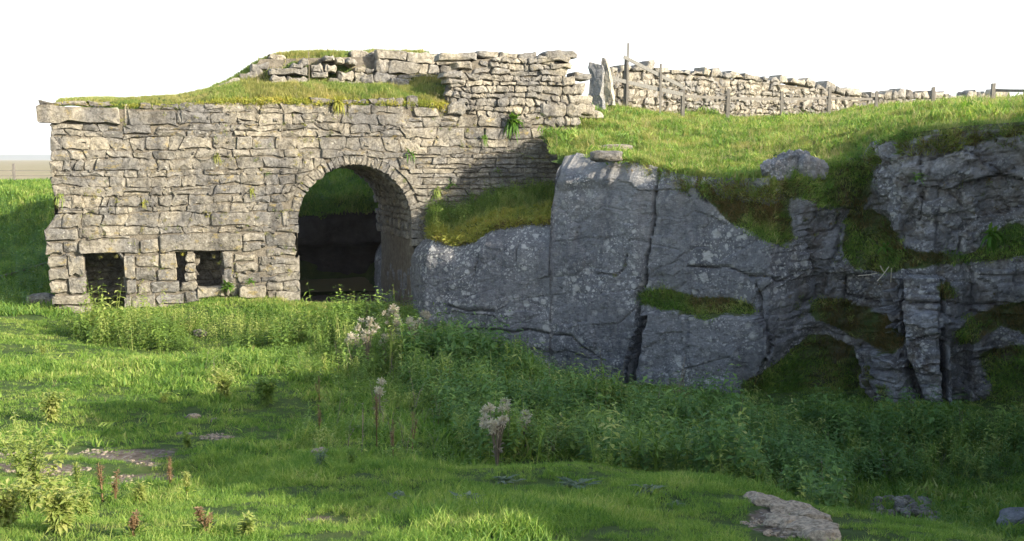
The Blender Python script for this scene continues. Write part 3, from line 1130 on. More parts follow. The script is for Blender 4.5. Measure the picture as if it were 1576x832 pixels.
def clip_spec(q):
    """pull an overlapping stone off a fixed one"""
    q = [list(p) for p in q]
    for (s0, z0, s1, z1) in spec:
        a0, a1 = min(p[0] for p in q), max(p[0] for p in q)
        b0, b1 = min(p[1] for p in q), max(p[1] for p in q)
        ox = min(a1, s1) - max(a0, s0); oz = min(b1, z1) - max(b0, z0)
        if ox > .01 and oz > .01:
            if ox < oz * 1.5:
                if a0 < s0:
                    for p in q: p[0] = min(p[0], s0 - .01)
                else:
                    for p in q: p[0] = max(p[0], s1 + .01)
            else:
                if b0 < z0:
                    for p in q: p[1] = min(p[1], z0 - .01)
                else:
                    for p in q: p[1] = max(p[1], z1 + .01)
    if max(p[0] for p in q) - min(p[0] for p in q) < .07 or max(p[1] for p in q) - min(p[1] for p in q) < .05:
        return None
    return [tuple(p) for p in q]


def try_main(q, fine_):
    cs, cz = np.mean([p[0] for p in q]), np.mean([p[1] for p in q])
    # ragged left edge
    q = [list(p) for p in q]
    for p in q:
        u, v = sz_uv(p[0], p[1])
        lu = np.interp(v, lf[:, 1], lf[:, 0])
        if u < lu:
            p[0] = float(wall_sz(lu + rg.uniform(-2, 3), v)[0])
    if max(p[0] for p in q) - min(p[0] for p in q) < .1:
        return
    cs, cz = np.mean([p[0] for p in q]), np.mean([p[1] for p in q])
    u, v = sz_uv(cs, cz)
    if v < np.interp(u, TOPL[:, 0], TOPL[:, 1]) + 1 or u > 905:
        return
    if u > 640 and v > 375: return
    if door_sd(cs, cz) < (.18 if cz > AZ + .1 else .03):
        return
    for (a, b, c, d) in OPW:
        if a < cs < c and b < cz < d:
            return
    if overlaps(q):
        return
    q = clip_spec(q)
    if q is None:
        return
    if v > 470 and u > 100 and cz < -.3: return
    top = max(p[1] for p in q)
    pr = rg.normal(.03, .020)
    mas.add(FW, q, .28, float(np.clip(pr, .0, .09)), rg, clip=clip_main, jit=.018 if not fine_ else .009, rnd=.19, bev=.014 if not fine_ else .010)


S_SPLIT = float(wall_sz(632, 300)[0])
for q in courses(-8.6, S_SPLIT + .1, -.35, 6.05, rg, .13, .36, .55, 1.4, wob=.05, gap=.004):
    if np.mean([p[0] for p in q]) < S_SPLIT:
        try_main(q, False)
for q in courses(S_SPLIT, 8.0, 1.6, 4.55, rg, .10, .25, .8, 1.9, wob=.02, gap=.007, split=.05):
    if np.mean([p[0] for p in q]) >= S_SPLIT:
        try_main(q, True)
for q in courses(S_SPLIT, 8.0, 4.56, 6.1, rg, .19, .36, .7, 1.6, wob=.03, split=.1):
    if np.mean([p[0] for p in q]) >= S_SPLIT:
        try_main(q, False)
# voussoirs
a = math.pi + .03
while a > -.05:
    wd = rg.uniform(.12, .24) / AR
    ro = AR + rg.uniform(.22, .36)
    b = a - wd
    g = .004
    q = []
    for (rr2, aa) in ((AR, a - g), (AR, b + g), (ro, b + g * .8), (ro, a - g * .8)):
        q.append((AS + rr2 * math.cos(aa), AZ + rr2 * math.sin(aa)))
    mas.add(FW, q, .4, rg.uniform(.0, .02), rg, jit=.013, rnd=.10, bev=.008)
    a = b
# small chinking stones in the joints
for i in range(170):
    u, v = rg.uniform(85, 640), rg.uniform(170, 455)
    s, z = map(float, wall_sz(u, v))
    if door_sd(s, z) < .5 or any(a_ - .2 < s < c_ + .2 and b_ < z < d_ + .2 for a_, b_, c_, d_ in OPW):
        continue
    w_, h_ = rg.uniform(.06, .14), rg.uniform(.04, .08)
    mas.add(FW, [(s, z), (s + w_, z), (s + w_, z + h_), (s, z + h_)], .2, rg.uniform(.03, .07), rg, jit=.01, rnd=.3, bev=.02)

# stones lining the tunnel
INW = -WN
TL = 4.7
rg2 = np.random.default_rng(5)
arc_len = AR * math.pi + 2 * 2.6


def tunnel_pt(l, dep, off=0.0):
    """l: distance along the profile from the right foot, dep: metres in"""
    if l < 2.6:
        s, z, ns, nz = AS + AR, l - .15, -1, 0
    elif l < 2.6 + AR * math.pi:
        an = (l - 2.6) / AR
        s, z = AS + AR * math.cos(an), AZ + AR * math.sin(an)
        ns, nz = -math.cos(an), -math.sin(an)
    else:
        s, z, ns, nz = AS - AR, AZ - (l - 2.6 - AR * math.pi), 1, 0
    s += ns * off; z += nz * off
    return wall_p(s, z, -dep), WT * ns + np.array([0, 0, nz])


l = 2.0
while l < 2.6 + AR * 2.5:
    hgt = rg2.uniform(.16, .30)
    dep = .22
    while dep < TL:
        ln = rg2.uniform(.25, .6)
        p0, nn = tunnel_pt(l + hgt / 2, dep + ln / 2)
        fr = Frame(p0, INW, np.cross(nn, INW), nn)
        g = .015
        mas.add(fr, [(-ln / 2 + g, -hgt / 2 + g), (ln / 2 - g, -hgt / 2 + g), (ln / 2 - g, hgt / 2 - g), (-ln / 2 + g, hgt / 2 - g)], .1, rg2.uniform(.0, .07), rg2, jit=.015)
        mas.st[-1] = (mas.st[-1][0] * .1,) + mas.st[-1][1:]
        dep += ln
    l += hgt
# stones on the rear and sides of the low openings
for (a_, b_, c_, d_), dp in zip(OPW, (1.9, 1.3, .5)):
    for q in courses(a_ - .1, c_ + .1, b_, d_ + .1, rg2, .14, .3, .7, 1.4, wob=.02):
        fr = Frame(wall_p(0, 0, -dp), WT, (0, 0, 1), WN)
        mas.add(fr, q, .1, rg2.uniform(0, .06), rg2)
        mas.st[-1] = (mas.st[-1][0] * .2,) + mas.st[-1][1:]
    if dp > .5:
        for sgn, s_ in ((1, a_ - .05), (-1, c_ + .05)):
            fr = Frame(wall_p(s_, 0, 0), INW if sgn < 0 else -INW, (0, 0, 1), WT * sgn)
            rngd = (.12, dp) if sgn < 0 else (-dp, -.12)
            for q in courses(rngd[0], rngd[1], b_, d_ + .02, rg2, .16, .34, .6, 1.2, wob=.01):
                if rngd[0] - .2 < np.mean([p[0] for p in q]) < rngd[1] + .1:
                    q = [(min(max(p[0], rngd[0]), rngd[1]), p[1]) for p in q]
                    if q[1][0] - q[0][0] > .06:
                        mas.add(fr, q, .1, rg2.uniform(0, .04), rg2)
                        mas.st[-1] = (mas.st[-1][0] * .2,) + mas.st[-1][1:]
print('kiln stones', mas.build())

# core of the wall: joints and backing
def core_plane(name, d, s0, s1, z0, z1, root, step=.08, flip=False, toplim=True):
    ss = np.arange(s0, s1, step); zs = np.arange(z0, z1, step)
    Sg, Zg = np.meshgrid(ss, zs)
    P = wall_p(0, 0, d) + Sg[..., None] * WT + Zg[..., None] * np.array([0, 0, 1.0]) + WN * (.02 * fbm(Sg * 5, Zg * 5, 0, 3, 2))[..., None]
    sc, zc = Sg[:-1, :-1] + step / 2, Zg[:-1, :-1] + step / 2
    k = door_sd(sc, zc) > .10
    for (a_, b_, c_, d_) in OPW:
        if d > -1:
            k &= ~((sc > a_ - .05) & (sc < c_ + .05) & (zc > b_) & (zc < d_ + .05))
    Pc = wall_p(0, 0, 0) + sc[..., None] * WT + zc[..., None] * np.array([0, 0, 1.0])
    u, v = proj(Pc[..., 0], Pc[..., 1], Pc[..., 2])
    if toplim:
        k &= v > np.interp(u, TOPL[:, 0], TOPL[:, 1]) + 3
        k &= u > np.interp(v, lf[:, 1], lf[:, 0]) + 4
    f = grid_faces(len(zs), len(ss), k)
    vv, ff = compact(P.reshape(-1, 3), f)
    vv = vv - np.array(root.location)
    return link(name, mesh_from(name, vv, ff, M_JOINT, True), root)


core_plane("core", -.03, -8.7, 7.6, -.6, 6.0, kiln)
core_plane("rear_face", -TL, -8.2, 5.0, -.6, 5.6, kiln, .2, toplim=False)


def tube_grid(name, root, off=0.0):
    ls = np.linspace(0, arc_len, 90); ds = np.linspace(.02, TL, 30)
    V = []
    for l in ls:
        for dd in ds:
            p, nn = tunnel_pt(l, dd, 0)
            V.append(p + nn * (-.04 + .05 * float(vnoise(l * 3, dd * 3, 0, 8))))
    V = np.array(V) - np.array(root.location)
    return link(name, mesh_from(name, V, grid_faces(90, 30), M_JOINT, True), root)


tube_grid("arch_lining", kiln)
# boxes behind the low openings, left end and top of the block
def quadmesh(name, quads, mat, root):
    V, F = [], []
    for q in quads:
        F.append(tuple(range(len(V), len(V) + 4)))
        V += [np.array(p) - np.array(root.location) for p in q]
    return link(name, mesh_from(name, V, F, mat), root)


for (a_, b_, c_, d_), dp in zip(OPW, (1.95, 1.35, .55)):
    a2, c2, d2, e = a_ - .1, c_ + .1, d_ + .08, .05
    P = lambda s, z, d: wall_p(s, z, d)
    quadmesh("recess_lining", [
        [P(a2, b_, -dp), P(c2, b_, -dp), P(c2, d2, -dp), P(a2, d2, -dp)],
        [P(a2, b_, -e), P(a2, b_, -dp), P(a2, d2, -dp), P(a2, d2, -e)],
        [P(c2, b_, -dp), P(c2, b_, -e), P(c2, d2, -e), P(c2, d2, -dp)],
        [P(a2, d2, -dp), P(c2, d2, -dp), P(c2, d2, -e), P(a2, d2, -e)]], M_JOINT, kiln)
sl = -7.95
quadmesh("end_face", [[wall_p(sl, -.6, -.1), wall_p(sl + .2, 5.5, -.1), wall_p(sl + .3, 5.5, -TL), wall_p(sl, -.6, -TL)]], M_JOINT, kiln)

# ------------------------------------------------------------------ turf on top of the kiln
kp = []
for u, v, db in [(60, 166, 0), (60, 160, 2), (90, 160, 0), (90, 154, 1.2), (90, 155, 4.5), (160, 160, 0), (160, 152, 1.2), (160, 153, 4.5), (240, 160, 0), (240, 152, 1.2), (240, 153, 4.5),
                 (320, 158, 0), (320, 142, 1.3), (320, 141, 4), (360, 156, 0), (360, 132, 1.4), (352, 130, 3), (350, 132, 4.5), (400, 156, 0), (400, 132, 1.3), (400, 133, 1.75), (375, 118, 2.3), (400, 108, 2.3), (410, 92, 3.0), (400, 92, 4.5),
                 (380, 110, 4.5), (450, 156, 0), (450, 131, 1.3), (450, 132, 1.75), (450, 98, 2.15), (450, 85, 3), (450, 86, 4.5), (520, 156, 0), (520, 132, 1.3), (520, 133, 1.75), (520, 98, 2.15), (520, 84, 2.8), (520, 85, 4.5), (590, 156, 0), (590, 134, 1.3),
                 (590, 135, 1.75), (590, 105, 2.2), (590, 84, 2.9), (590, 85, 4.5), (660, 158, 0), (660, 136, 1.2), (660, 118, 1.8), (660, 88, 2.6), (660, 86, 4.5), (700, 160, .3), (700, 130, 1.5), (700, 90, 2.6), (760, 86, 3), (760, 130, 1), (760, 86, 4.5)]:
    s, z = wall_sz(u, v, -db)
    kp.append((float(s), -db, float(z)))
K0 = Surf(kp, .25)


def Hk(s, d):
    return K0(s, d) + .05 * fbm(s * 1.5, d * 1.5, 0, 3, 61)


ss = np.arange(-7.72, 3.2, .1); ds_ = np.arange(-5.0, .051, .1)
Sg, Dg = np.meshgrid(ss, ds_)
Zk = Hk(Sg, Dg) - .12 * smooth(-.15, .05, Dg)
P = WO + Sg[..., None] * WT + Dg[..., None] * WN + Zk[..., None] * np.array([0, 0, 1.0])
u, v = proj(P[..., 0], P[..., 1], P[..., 2])
kl = thing("turf_cap", wall_p(-3, 5.7, -1), "long grassy turf bank growing along the top of the arched wall", "grass bank")
me = mesh_from("soil", P.reshape(-1, 3) - np.array(kl.location), grid_faces(len(ds_), len(ss)), M_GROUND, True, {'dirt': np.zeros(P.shape[0] * P.shape[1])})
link("soil", me, kl)

# ------------------------------------------------------------------ ruined upper masonry on the mound
def px_stones(mas, items, frd, rg, jit=.02, rnd=.28, bev=.035, depth=.5):
    for it in items:
        u0, v0, u1, v1 = it[:4]
        d = it[4] if len(it) > 4 else frd
        sk = it[5] if len(it) > 5 else 0
        vm, um = (v0 + v1) / 2, (u0 + u1) / 2
        s0, s1 = wall_sz(u0, vm, d)[0], wall_sz(u1, vm, d)[0]
        z1, z0 = wall_sz(um, v0, d)[1], wall_sz(um, v1, d)[1]
        fr = Frame(wall_p(0, 0, d), WT, (0, 0, 1), WN)
        mas.add(fr, [(s0, z0 - sk), (s1, z0 + sk), (s1, z1 + sk), (s0, z1 - sk)], depth, .02 + rg.uniform(0, .1), rg, jit=jit, rnd=rnd, bev=bev)


ruin = thing("ruined_upper_wall", wall_p(0, 6.2, -1.8), "broken courses and slabs of an upper wall half buried in the grassy mound left of the rubble gable", "ruined wall")
mr_ = Masonry(ruin, M_RUB, 300)
rg3 = np.random.default_rng(23)
px_stones(mr_, [
    (414, 104, 474, 115), (416, 116, 440, 129), (441, 116, 472, 130), (448, 98, 467, 104), (461, 90, 474, 101), (478, 98, 498, 111), (499, 100, 518, 111), (480, 111, 503, 120),
    (520, 110, 543, 124), (544, 111, 560, 125), (546, 103, 562, 111), (563, 105, 574, 112), (556, 113, 575, 130, -1.5), (576, 112, 601, 128, -1.65, -.03), (506, 119, 530, 131), (532, 125, 556, 135),
    (368, 108, 404, 122, -2.05, .10), (336, 124, 372, 138, -1.7, .12), (386, 96, 414, 108, -2.1, .06), (414, 84, 440, 93, -2.3), (500, 86, 514, 94), (515, 88, 530, 98), (534, 90, 548, 100),
    (542, 77, 567, 92, -2.2), (568, 79, 586, 92, -2.2), (572, 93, 602, 100, -2.15), (602, 80, 638, 92, -2.1, .02), (639, 82, 674, 94, -2.1), (602, 120, 628, 134, -1.5, -.05)], -1.62, rg3)
# recessed dark wall beside the gable
for q in courses(1.15, 3.3, 6.0, 7.25, rg3, .18, .40, .6, 1.9, wob=.07):
    cs, cz = np.mean([p[0] for p in q]), np.mean([p[1] for p in q])
    mr_.add(Frame(wall_p(0, 0, -1.75), WT, (0, 0, 1), WN), q, .3, rg3.uniform(0, .06), rg3)
mr_.build(rest='packing_stones')
quadmesh("earth_backing", [[wall_p(-3.2, 5.6, -2.0), wall_p(4.4, 5.6, -2.0), wall_p(4.4, 7.42, -2.05), wall_p(-2.3, 7.1, -2.2)]], M_JOINT, ruin)

gable = thing("rubble_gable", wall_p(4.2, 5.5, -.1), "brightly lit end wall of small rubble stones capped by flat overhanging slabs", "wall")
mg = Masonry(gable, M_RUB, 300)
GPOLY = [(684, 172), (686, 148), (695, 132), (704, 118), (724, 104), (742, 92), (760, 88), (830, 90), (872, 96), (878, 112), (888, 136), (896, 158), (898, 182), (862, 196), (800, 190), (780, 182), (730, 178)]
for q in courses(1.9, 8.2, 5.0, 8.0, rg3, .11, .23, .42, .95, wob=.06, gap=.006, split=.10, jit=.6):
    cs, cz = np.mean([p[0] for p in q]), np.mean([p[1] for p in q])
    u, v = sz_uv(cs, cz)
    if pip(np.array([u]), np.array([v]), GPOLY)[0]:
        th = rg3.normal(0, .09)
        q = [(cs + (a_ - cs) * math.cos(th) - (b_ - cz) * math.sin(th), cz + (a_ - cs) * math.sin(th) + (b_ - cz) * math.cos(th)) for a_, b_ in q]
        mg.add(FW, q, .3, rg3.uniform(-.02, .12), rg3, jit=.011, rnd=.28, bev=.02)
px_stones(mg, [(676, 81, 732, 92, -.12, .02), (733, 78, 768, 88, -.1), (769, 81, 797, 90, -.1), (798, 80, 826, 95, -.1), (824, 84, 876, 97, .04, .03), (840, 77, 888, 90, .10, .02), (846, 97, 878, 106, .02),
               (866, 118, 884, 132, .05), (884, 112, 908, 122, -.3), (880, 128, 900, 146, -.1), (884, 146, 912, 160, .0), (888, 160, 916, 176, .1), (700, 96, 726, 104, -.02),
               (682, 110, 712, 120, .06), (686, 121, 716, 128, .05), (690, 158, 715, 176, .05), (832, 160, 870, 180, .06), (872, 160, 893, 180, .08)], 0, rg3, depth=.6)
mg.build(rest='small_stones')
gs = []
for (u, v) in [(690, 176), (690, 150), (706, 112), (730, 93), (762, 88), (828, 88), (866, 98), (872, 116), (882, 142), (890, 160), (890, 200), (690, 200)]:
    gs.append(wall_sz(u, v))
V = [wall_p(s, z, -.08) for s, z in gs] + [wall_p(s, z, -.9) for s, z in gs]
nn_ = len(gs)
F = [tuple(range(nn_))[::-1], tuple(range(nn_, 2 * nn_))] + [(i, (i + 1) % nn_, nn_ + (i + 1) % nn_, nn_ + i) for i in range(nn_)]
link("core", mesh_from("core", np.array(V) - np.array(gable.location), F, M_JOINT), gable)

# ------------------------------------------------------------------ drystone wall on the hill
DA = np.array([*plan(915, 38.6)]); DB = np.array([*plan(1352, 47.0)])
Ld = np.linalg.norm(DB - DA); dt = (DB - DA) / Ld
DT = np.array([dt[0], dt[1], 0]); DN = np.array([dt[1], -dt[0], 0])
dry = thing("drystone_wall", (DA[0], DA[1], 5.6), "long pale drystone field wall with rough upright coping stones behind the post fence", "wall")
md = Masonry(dry, M_DRY, 300)
FD = Frame((DA[0], DA[1], 0), DT, (0, 0, 1), DN)
TOPD = np.array([(900, 112), (945, 110), (960, 108), (1060, 114), (1170, 124), (1240, 133), (1300, 146), (1352, 152), (1700, 152)], float)
rg4 = np.random.default_rng(31)


def dry_top(s):
    p = np.array([DA[0] + DT[0] * s, DA[1] + DT[1] * s])
    u, _ = proj(p[0], p[1], 6.5)
    v = np.interp(u, TOPD[:, 0], TOPD[:, 1])
    _, fy, fz = ray(u, v)
    return CAM[2] + fz / fy * p[1]


LD2 = Ld + 9
for q in courses(.3, LD2, 4.9, 8.2, rg4, .13, .27, .34, .85, wob=.07, gap=.006, split=0.06):
    cs, cz = np.mean([p[0] for p in q]), np.mean([p[1] for p in q])
    base = float(Hu(DA[0] + DT[0] * cs, DA[1] + DT[1] * cs))
    if cz > dry_top(cs) - .02 or cz < base - .15:
        continue
    th = rg4.normal(0, .2)
    q = [(cs + (a_ - cs) * math.cos(th) - (b_ - cz) * math.sin(th), cz + (a_ - cs) * math.sin(th) + (b_ - cz) * math.cos(th)) for a_, b_ in q]
    md.add(FD, q, .22, rg4.uniform(-.03, .10), rg4, jit=.022, rnd=.34, bev=.025)
s = .2
while s < LD2:
    w_ = rg4.uniform(.3, 1.1)
    h_ = rg4.uniform(.14, .46)
    t0 = dry_top(s); t1 = dry_top(s + w_)
    tl = rg4.normal(0, .06)
    md.add(FD, [(s + .02, t0), (s + w_ - .02, t1), (s + w_ - .05 + tl, t1 + h_ * rg4.uniform(.75, 1.1)), (s + .05 + tl, t0 + h_)], .55, .10, rg4, jit=.03, rnd=.3, bev=.05)
    s += w_ + (rg4.uniform(.0, .4) if rg4.random() < .2 else .0)
print('dry stones', md.build())
sv = np.linspace(.2, LD2, 60)
V, F = [], []
for s in sv:
    b_ = 4.6; t_ = dry_top(s) - .03
    for d in (-.03, -.55):
        for z in (b_, t_):
            V.append(FD.w(np.array([s, z, d])) - np.array(dry.location))
for i in range(59):
    k_ = i * 4
    F += [(k_, k_ + 4, k_ + 5, k_ + 1), (k_ + 1, k_ + 5, k_ + 7, k_ + 3), (k_ + 2, k_ + 3, k_ + 7, k_ + 6)]
F += [(0, 1, 3, 2), (59 * 4, 59 * 4 + 2, 59 * 4 + 3, 59 * 4 + 1)]
link("core", mesh_from("core", np.array(V), F, M_JOINT), dry)

# ------------------------------------------------------------------ free stones and slabs
def rock_mesh(name, size, mat, seed, sub=3, rough_=.22, flat=0.0, smooth_=False):
    bm = bmesh.new()
    bmesh.ops.create_icosphere(bm, subdivisions=sub, radius=1)
    v = np.array([q.co[:] for q in bm.verts])
    # squarish
    v = np.sign(v) * np.abs(v) ** .75
    d = 1 + rough_ * fbm(v[:, 0] * 1.1 + seed * 3.1, v[:, 1] * 1.1, v[:, 2] * 1.1 + seed, 4, seed) * 1.6
    c, e, _, _ = cells(v[:, 0] * 1.3 + seed, v[:, 2] * 1.6 + v[:, 1], seed)
    v = v * (d + (c - .5) * rough_ * .6)[:, None] * np.array(size)[None] / 2
    for q, co in zip(bm.verts, v):
        q.co = co
    me = bpy.data.meshes.new(name)
    bm.to_mesh(me); bm.free()
    me.materials.append(mat)
    me.polygons.foreach_set('use_smooth', np.full(len(me.polygons), smooth_))
    return me


def loose(u, v, w, h, dep, surf, label, mat, seed, name="loose_stone", cat="stone", group=None, Yg=None, rough_=.25, sub=3, rz=0):
    """stone whose foot is seen at (u, v); found by walking the ray to the ground"""
    p = ground_hit(u, v, surf) if Yg is None else ground_hit(u, v, surf, Yg - .7, Yg + 6)
    me = rock_mesh(name, (w, dep, h), mat, seed, sub, rough_)
    o = link(name, me, None, (p[0], p[1], p[2] + h * (.32 if name != 'rock_outcrop' else .12)))
    o.rotation_euler = (0, 0, rz)
    return tag(o, label, cat, group)


def ground_hit(u, v, surf, y0=4.5, y1=60):
    ys_ = np.arange(y0, y1, .03)
    p = pt(np.full(len(ys_), float(u)), np.full(len(ys_), float(v)), ys_)
    h = surf(p[0], p[1])
    b = np.nonzero(p[2] <= h)[0]
    i = b[0] if len(b) else len(ys_) - 1
    return np.array([p[0][i], p[1][i], h[i]])


def ghit2(u, v, y0, y1, surf):
    return ground_hit(u, v, surf, y0, y1)


loose(63, 470, .78, .42, .5, Hg, "squared grey block lying on the grass at the foot of the wall's left corner", M_ST, 3, rough_=.12)
loose(308, 517, .34, .18, .25, Hg, "small pale stone showing in the nettles in front of the low square openings", M_ST, 4)
loose(298, 645, .18, .11, .14, Hg, "brownish stone on the lawn, upper one of two near the path", M_EARTHROCK, 5)
loose(283, 672, .22, .08, .16, Hg, "flat pale stone on the lawn just below a brownish one", M_ST, 6)
loose(330, 648, .10, .06, .12, Hg, "smallest grey stone on the lawn beside the brownish one", M_ST, 7)
loose(492, 703, .2, .12, .14, Hg, "small brown stone among the weeds at the middle of the slope", M_EARTHROCK, 17)
loose(1092, 682, .3, .2, .2, Hg, "pale stone half hidden by nettles on the quarry floor", M_ST, 8)
loose(905, 184, .95, .34, .6, Hu, "pale flat boulder lying on the sunny grass below the upright slabs", M_DRY, 9, Yg=35.2)
loose(935, 250, .8, .28, .5, Hu, "layered dark slab jutting from the turf edge above the cliff", M_ST, 10, Yg=28.2, rough_=.18)
loose(948, 232, .9, .22, .5, Hu, "thin upper slab in the turf edge above the cliff", M_ST, 19, Yg=28.9, rough_=.15)
eb0 = ground_hit(1212, 795, Hg, 7.0, 12)
eb = thing("rock_outcrop", eb0, "tan broken limestone breaking out of the eroded right edge of the near grassy knoll", "rock")
for i_, (u_, v_, w_, h_) in enumerate([(1158, 768, .20, .10), (1178, 775, .24, .13), (1200, 782, .30, .15), (1228, 790, .30, .17), (1250, 800, .24, .16), (1215, 806, .26, .12), (1240, 818, .30, .16), (1262, 826, .26, .18), (1190, 796, .16, .07), (1272, 812, .14, .10)]):
    p_ = ground_hit(u_, v_, Hg, 6.6, 12)
    o = link("block", rock_mesh("block", (w_, w_ * 1.2, h_), M_EARTHROCK, 160 + i_, 3, .38), eb, p_ - eb0 + np.array([0, 0, -.01]))
    o.rotation_euler = (.1, .15, .4 * i_)
oc0 = ground_hit(1222, 268, Hu, 25.8, 32)
oc = thing("rock_outcrop", oc0, "fractured grey rock outcrop poking through the turf at the top of the cliff", "rock")
for i_, (du, w_, h_, rz_, dy_) in enumerate([(-30, .52, .62, .3, .0), (-8, .42, .95, -.2, .12), (14, .40, .88, .15, .1), (34, .34, .55, .5, .2)]):
    o = link("block", rock_mesh("block", (w_ * 1.25, .6, h_ * .85), M_CLIFF, 60 + i_, 4, .42), oc, (du / FPX * oc0[1], dy_, h_ * .18))
    o.rotation_euler = (.15, (-.12, .08, -.05, .2)[i_], rz_)
loose(1568, 812, .55, .3, .5, Hg, "dark boulder on the quarry floor at the right edge", M_CLIFF, 13)
rg5 = np.random.default_rng(77)
rub = thing("rubble_heap", ground_hit(1390, 800, Hg, 12.5, 25), "low heap of pale mossy rubble on the quarry floor", "rubble")
for i in range(48):
    u = rg5.uniform(1340, 1450); v = rg5.uniform(776, 808)
    p = ground_hit(u, v, Hg, 12.5, 25) - np.array(rub.location)
    w_ = rg5.uniform(.10, .24)
    o = link("stone", rock_mesh("stone", (w_, w_ * .8, w_ * rg5.uniform(.4, .8)), M_RUB, 100 + i, 2, .25), rub, p + np.array([0, 0, .02 + .14 * math.exp(-((u - 1390) / 35) ** 2)]))
    o.rotation_euler = tuple(rg5.uniform(0, 3, 3) * np.array([.2, .2, 1]))


def slab(u0, u1, v0, v1, Yd, th, label, lean, name, mat, seed, pointed=False):
    c = pt((u0 + u1) / 2, v1, Yd)
    w_ = (u1 - u0) / FPX * Yd; h_ = (v1 - v0) / FPX * Yd
    ax = np.linspace(-.5, .5, 9); az_ = np.linspace(-.15, 1, 16)
    bm = bmesh.new()
    bmesh.ops.create_cube(bm, size=1.0)
    bmesh.ops.subdivide_edges(bm, edges=bm.edges[:], cuts=9, use_grid_fill=True)
    v = np.array([q.co[:] for q in bm.verts])
    t = v[:, 2] + .5
    if pointed:
        wf = np.interp(t, [0, .55, .8, 1], [1, .9, .55, .16]); sh = np.interp(t, [0, .8, 1], [0, -.05, -.22])
        topz = 0
    else:
        wf = np.interp(t, [0, .9, 1], [1, .97, .86]); sh = 0 * t
        topz = -.09 * (v[:, 0] + .5) * (t > .85)
    x = (v[:, 0] * wf + sh) * w_; y = v[:, 1] * th * (1 - .3 * t); z = (t * 1.2 - .2 + topz) * h_
    d = .09 * fbm(x * 3 + seed, y * 3, z * 2.2, 4, seed) + .03 * fbm(x * 12, y * 12, z * 12 + seed, 3, seed)
    x = x + d + lean * z; y = y + d * .8
    z = z + .05 * vnoise(x * 6, y * 6, seed, seed) * (t > .8)
    for q, a_, b_, c_ in zip(bm.verts, x, y, z): q.co = (a_, b_, c_)
    me = bpy.data.meshes.new(name); bm.to_mesh(me); bm.free(); me.materials.append(mat)
    o = link(name, me, None, c)
    o.rotation_euler = (0, 0, -.45)
    return tag(o, label, "stone slab")


slab(906, 930, 97, 166, 36.6, .22, "dark upright stone slab at the gateway, flat topped", .0, "upright_slab", M_CLIFF, 3)
slab(924, 946, 92, 150, 37.4, .3, "taller pointed stone slab just behind the flat topped gateway slab", -.03, "upright_slab", M_DRY, 4, True)
loose(895, 176, .6, .62, .5, Hu, "squat rough stone filling the gap between the rubble gable and the upright slabs", M_DRY, 21, Yg=36.4)
loose(953, 160, .75, .8, .5, Hu, "grey boulder leaning on the right of the pointed slab", M_DRY, 22, Yg=37.6)

# ------------------------------------------------------------------ fences
def post_mesh(name, w_, d_, h_, rgx, mat=M_WOOD, pointed=False, sunk=.35, lean=0):
    V = []
    for i, zf in enumerate((0, .35, .7, 1.0)):
        z = -sunk + zf * (h_ + sunk)
        k_ = 1 - .08 * zf
        for a_, b_ in ((-1, -1), (1, -1), (1, 1), (-1, 1)):
            V.append((a_ * w_ / 2 * k_ + rgx.normal(0, .003) + lean * z, b_ * d_ / 2 * k_ + rgx.normal(0, .003), z + (rgx.normal(0, .012) if i == 3 else 0)))
    F = [(3, 2, 1, 0), (12, 13, 14, 15)]
    for i in range(3):
        for j in range(4):
            F.append((i * 4 + j, i * 4 + (j + 1) % 4, i * 4 + 4 + (j + 1) % 4, i * 4 + 4 + j))
    return mesh_from(name, V, F, mat)


def beam(name, p, q, w_, h_, root, mat=M_WOOD):
    p, q = np.array(p, float), np.array(q, float)
    ax = q - p; L_ = np.linalg.norm(ax); ax /= L_
    sd = np.cross(ax, (0, 0, 1.0)); sd /= np.linalg.norm(sd)
    upv = np.cross(sd, ax)
    V = []
    for t in (0, .33, .67, 1):
        sag = -.012 * math.sin(t * math.pi)
        for a_, b_ in ((-1, -1), (1, -1), (1, 1), (-1, 1)):
            V.append(p + ax * L_ * t + sd * a_ * w_ / 2 + upv * (b_ * h_ / 2 + sag))
    F = [(3, 2, 1, 0), (12, 13, 14, 15)]
    for i in range(3):
        for j in range(4):
            F.append((i * 4 + j, i * 4 + (j + 1) % 4, i * 4 + 4 + (j + 1) % 4, i * 4 + 4 + j))
    L0 = np.array(root.location) if root else p
    return link(name, mesh_from(name, np.array(V) - L0, F, mat), root, (0, 0, 0) if root else p)


rgf = np.random.default_rng(9)


def zat(u, v, Yd):
    return pt(u, v, Yd)


fence = thing("post_and_rail_fence", pt(1120, 184, 39.5), "weathered timber post and rail fence running in front of the drystone wall", "fence")
FP = [(1050, 182, 140, 38.6), (1120, 185, 136, 39.7), (1203, 187, 141, 41.3), (1275, 184, 133, 42.8), (1348, 172, 140, 43.6)]
tops = []
for u, vb, vt_, Yd in FP:
    b_ = pt(u, vb, Yd); t_ = pt(u, vt_, Yd)
    b_[2] = float(Hu(b_[0], b_[1]))
    h_ = t_[2] - b_[2]
    o = link("post", post_mesh("post", .12, .10, h_, rgf, lean=rgf.normal(0, .012)), fence, b_ - np.array(fence.location))
    tops.append((b_, h_))
rv = [147, 150, 152, 150, 152]
for i in range(4):
    (b1, h1), (b2, h2) = tops[i], tops[i + 1]
    z1 = pt(FP[i][0], rv[i], FP[i][3])[2]; z2 = pt(FP[i + 1][0], rv[i + 1], FP[i + 1][3])[2]
    off = np.array([0, .08, 0])
    beam("rail", [b1[0], b1[1] + .08, z1], [b2[0], b2[1] + .08, z2], .035, .09, fence)

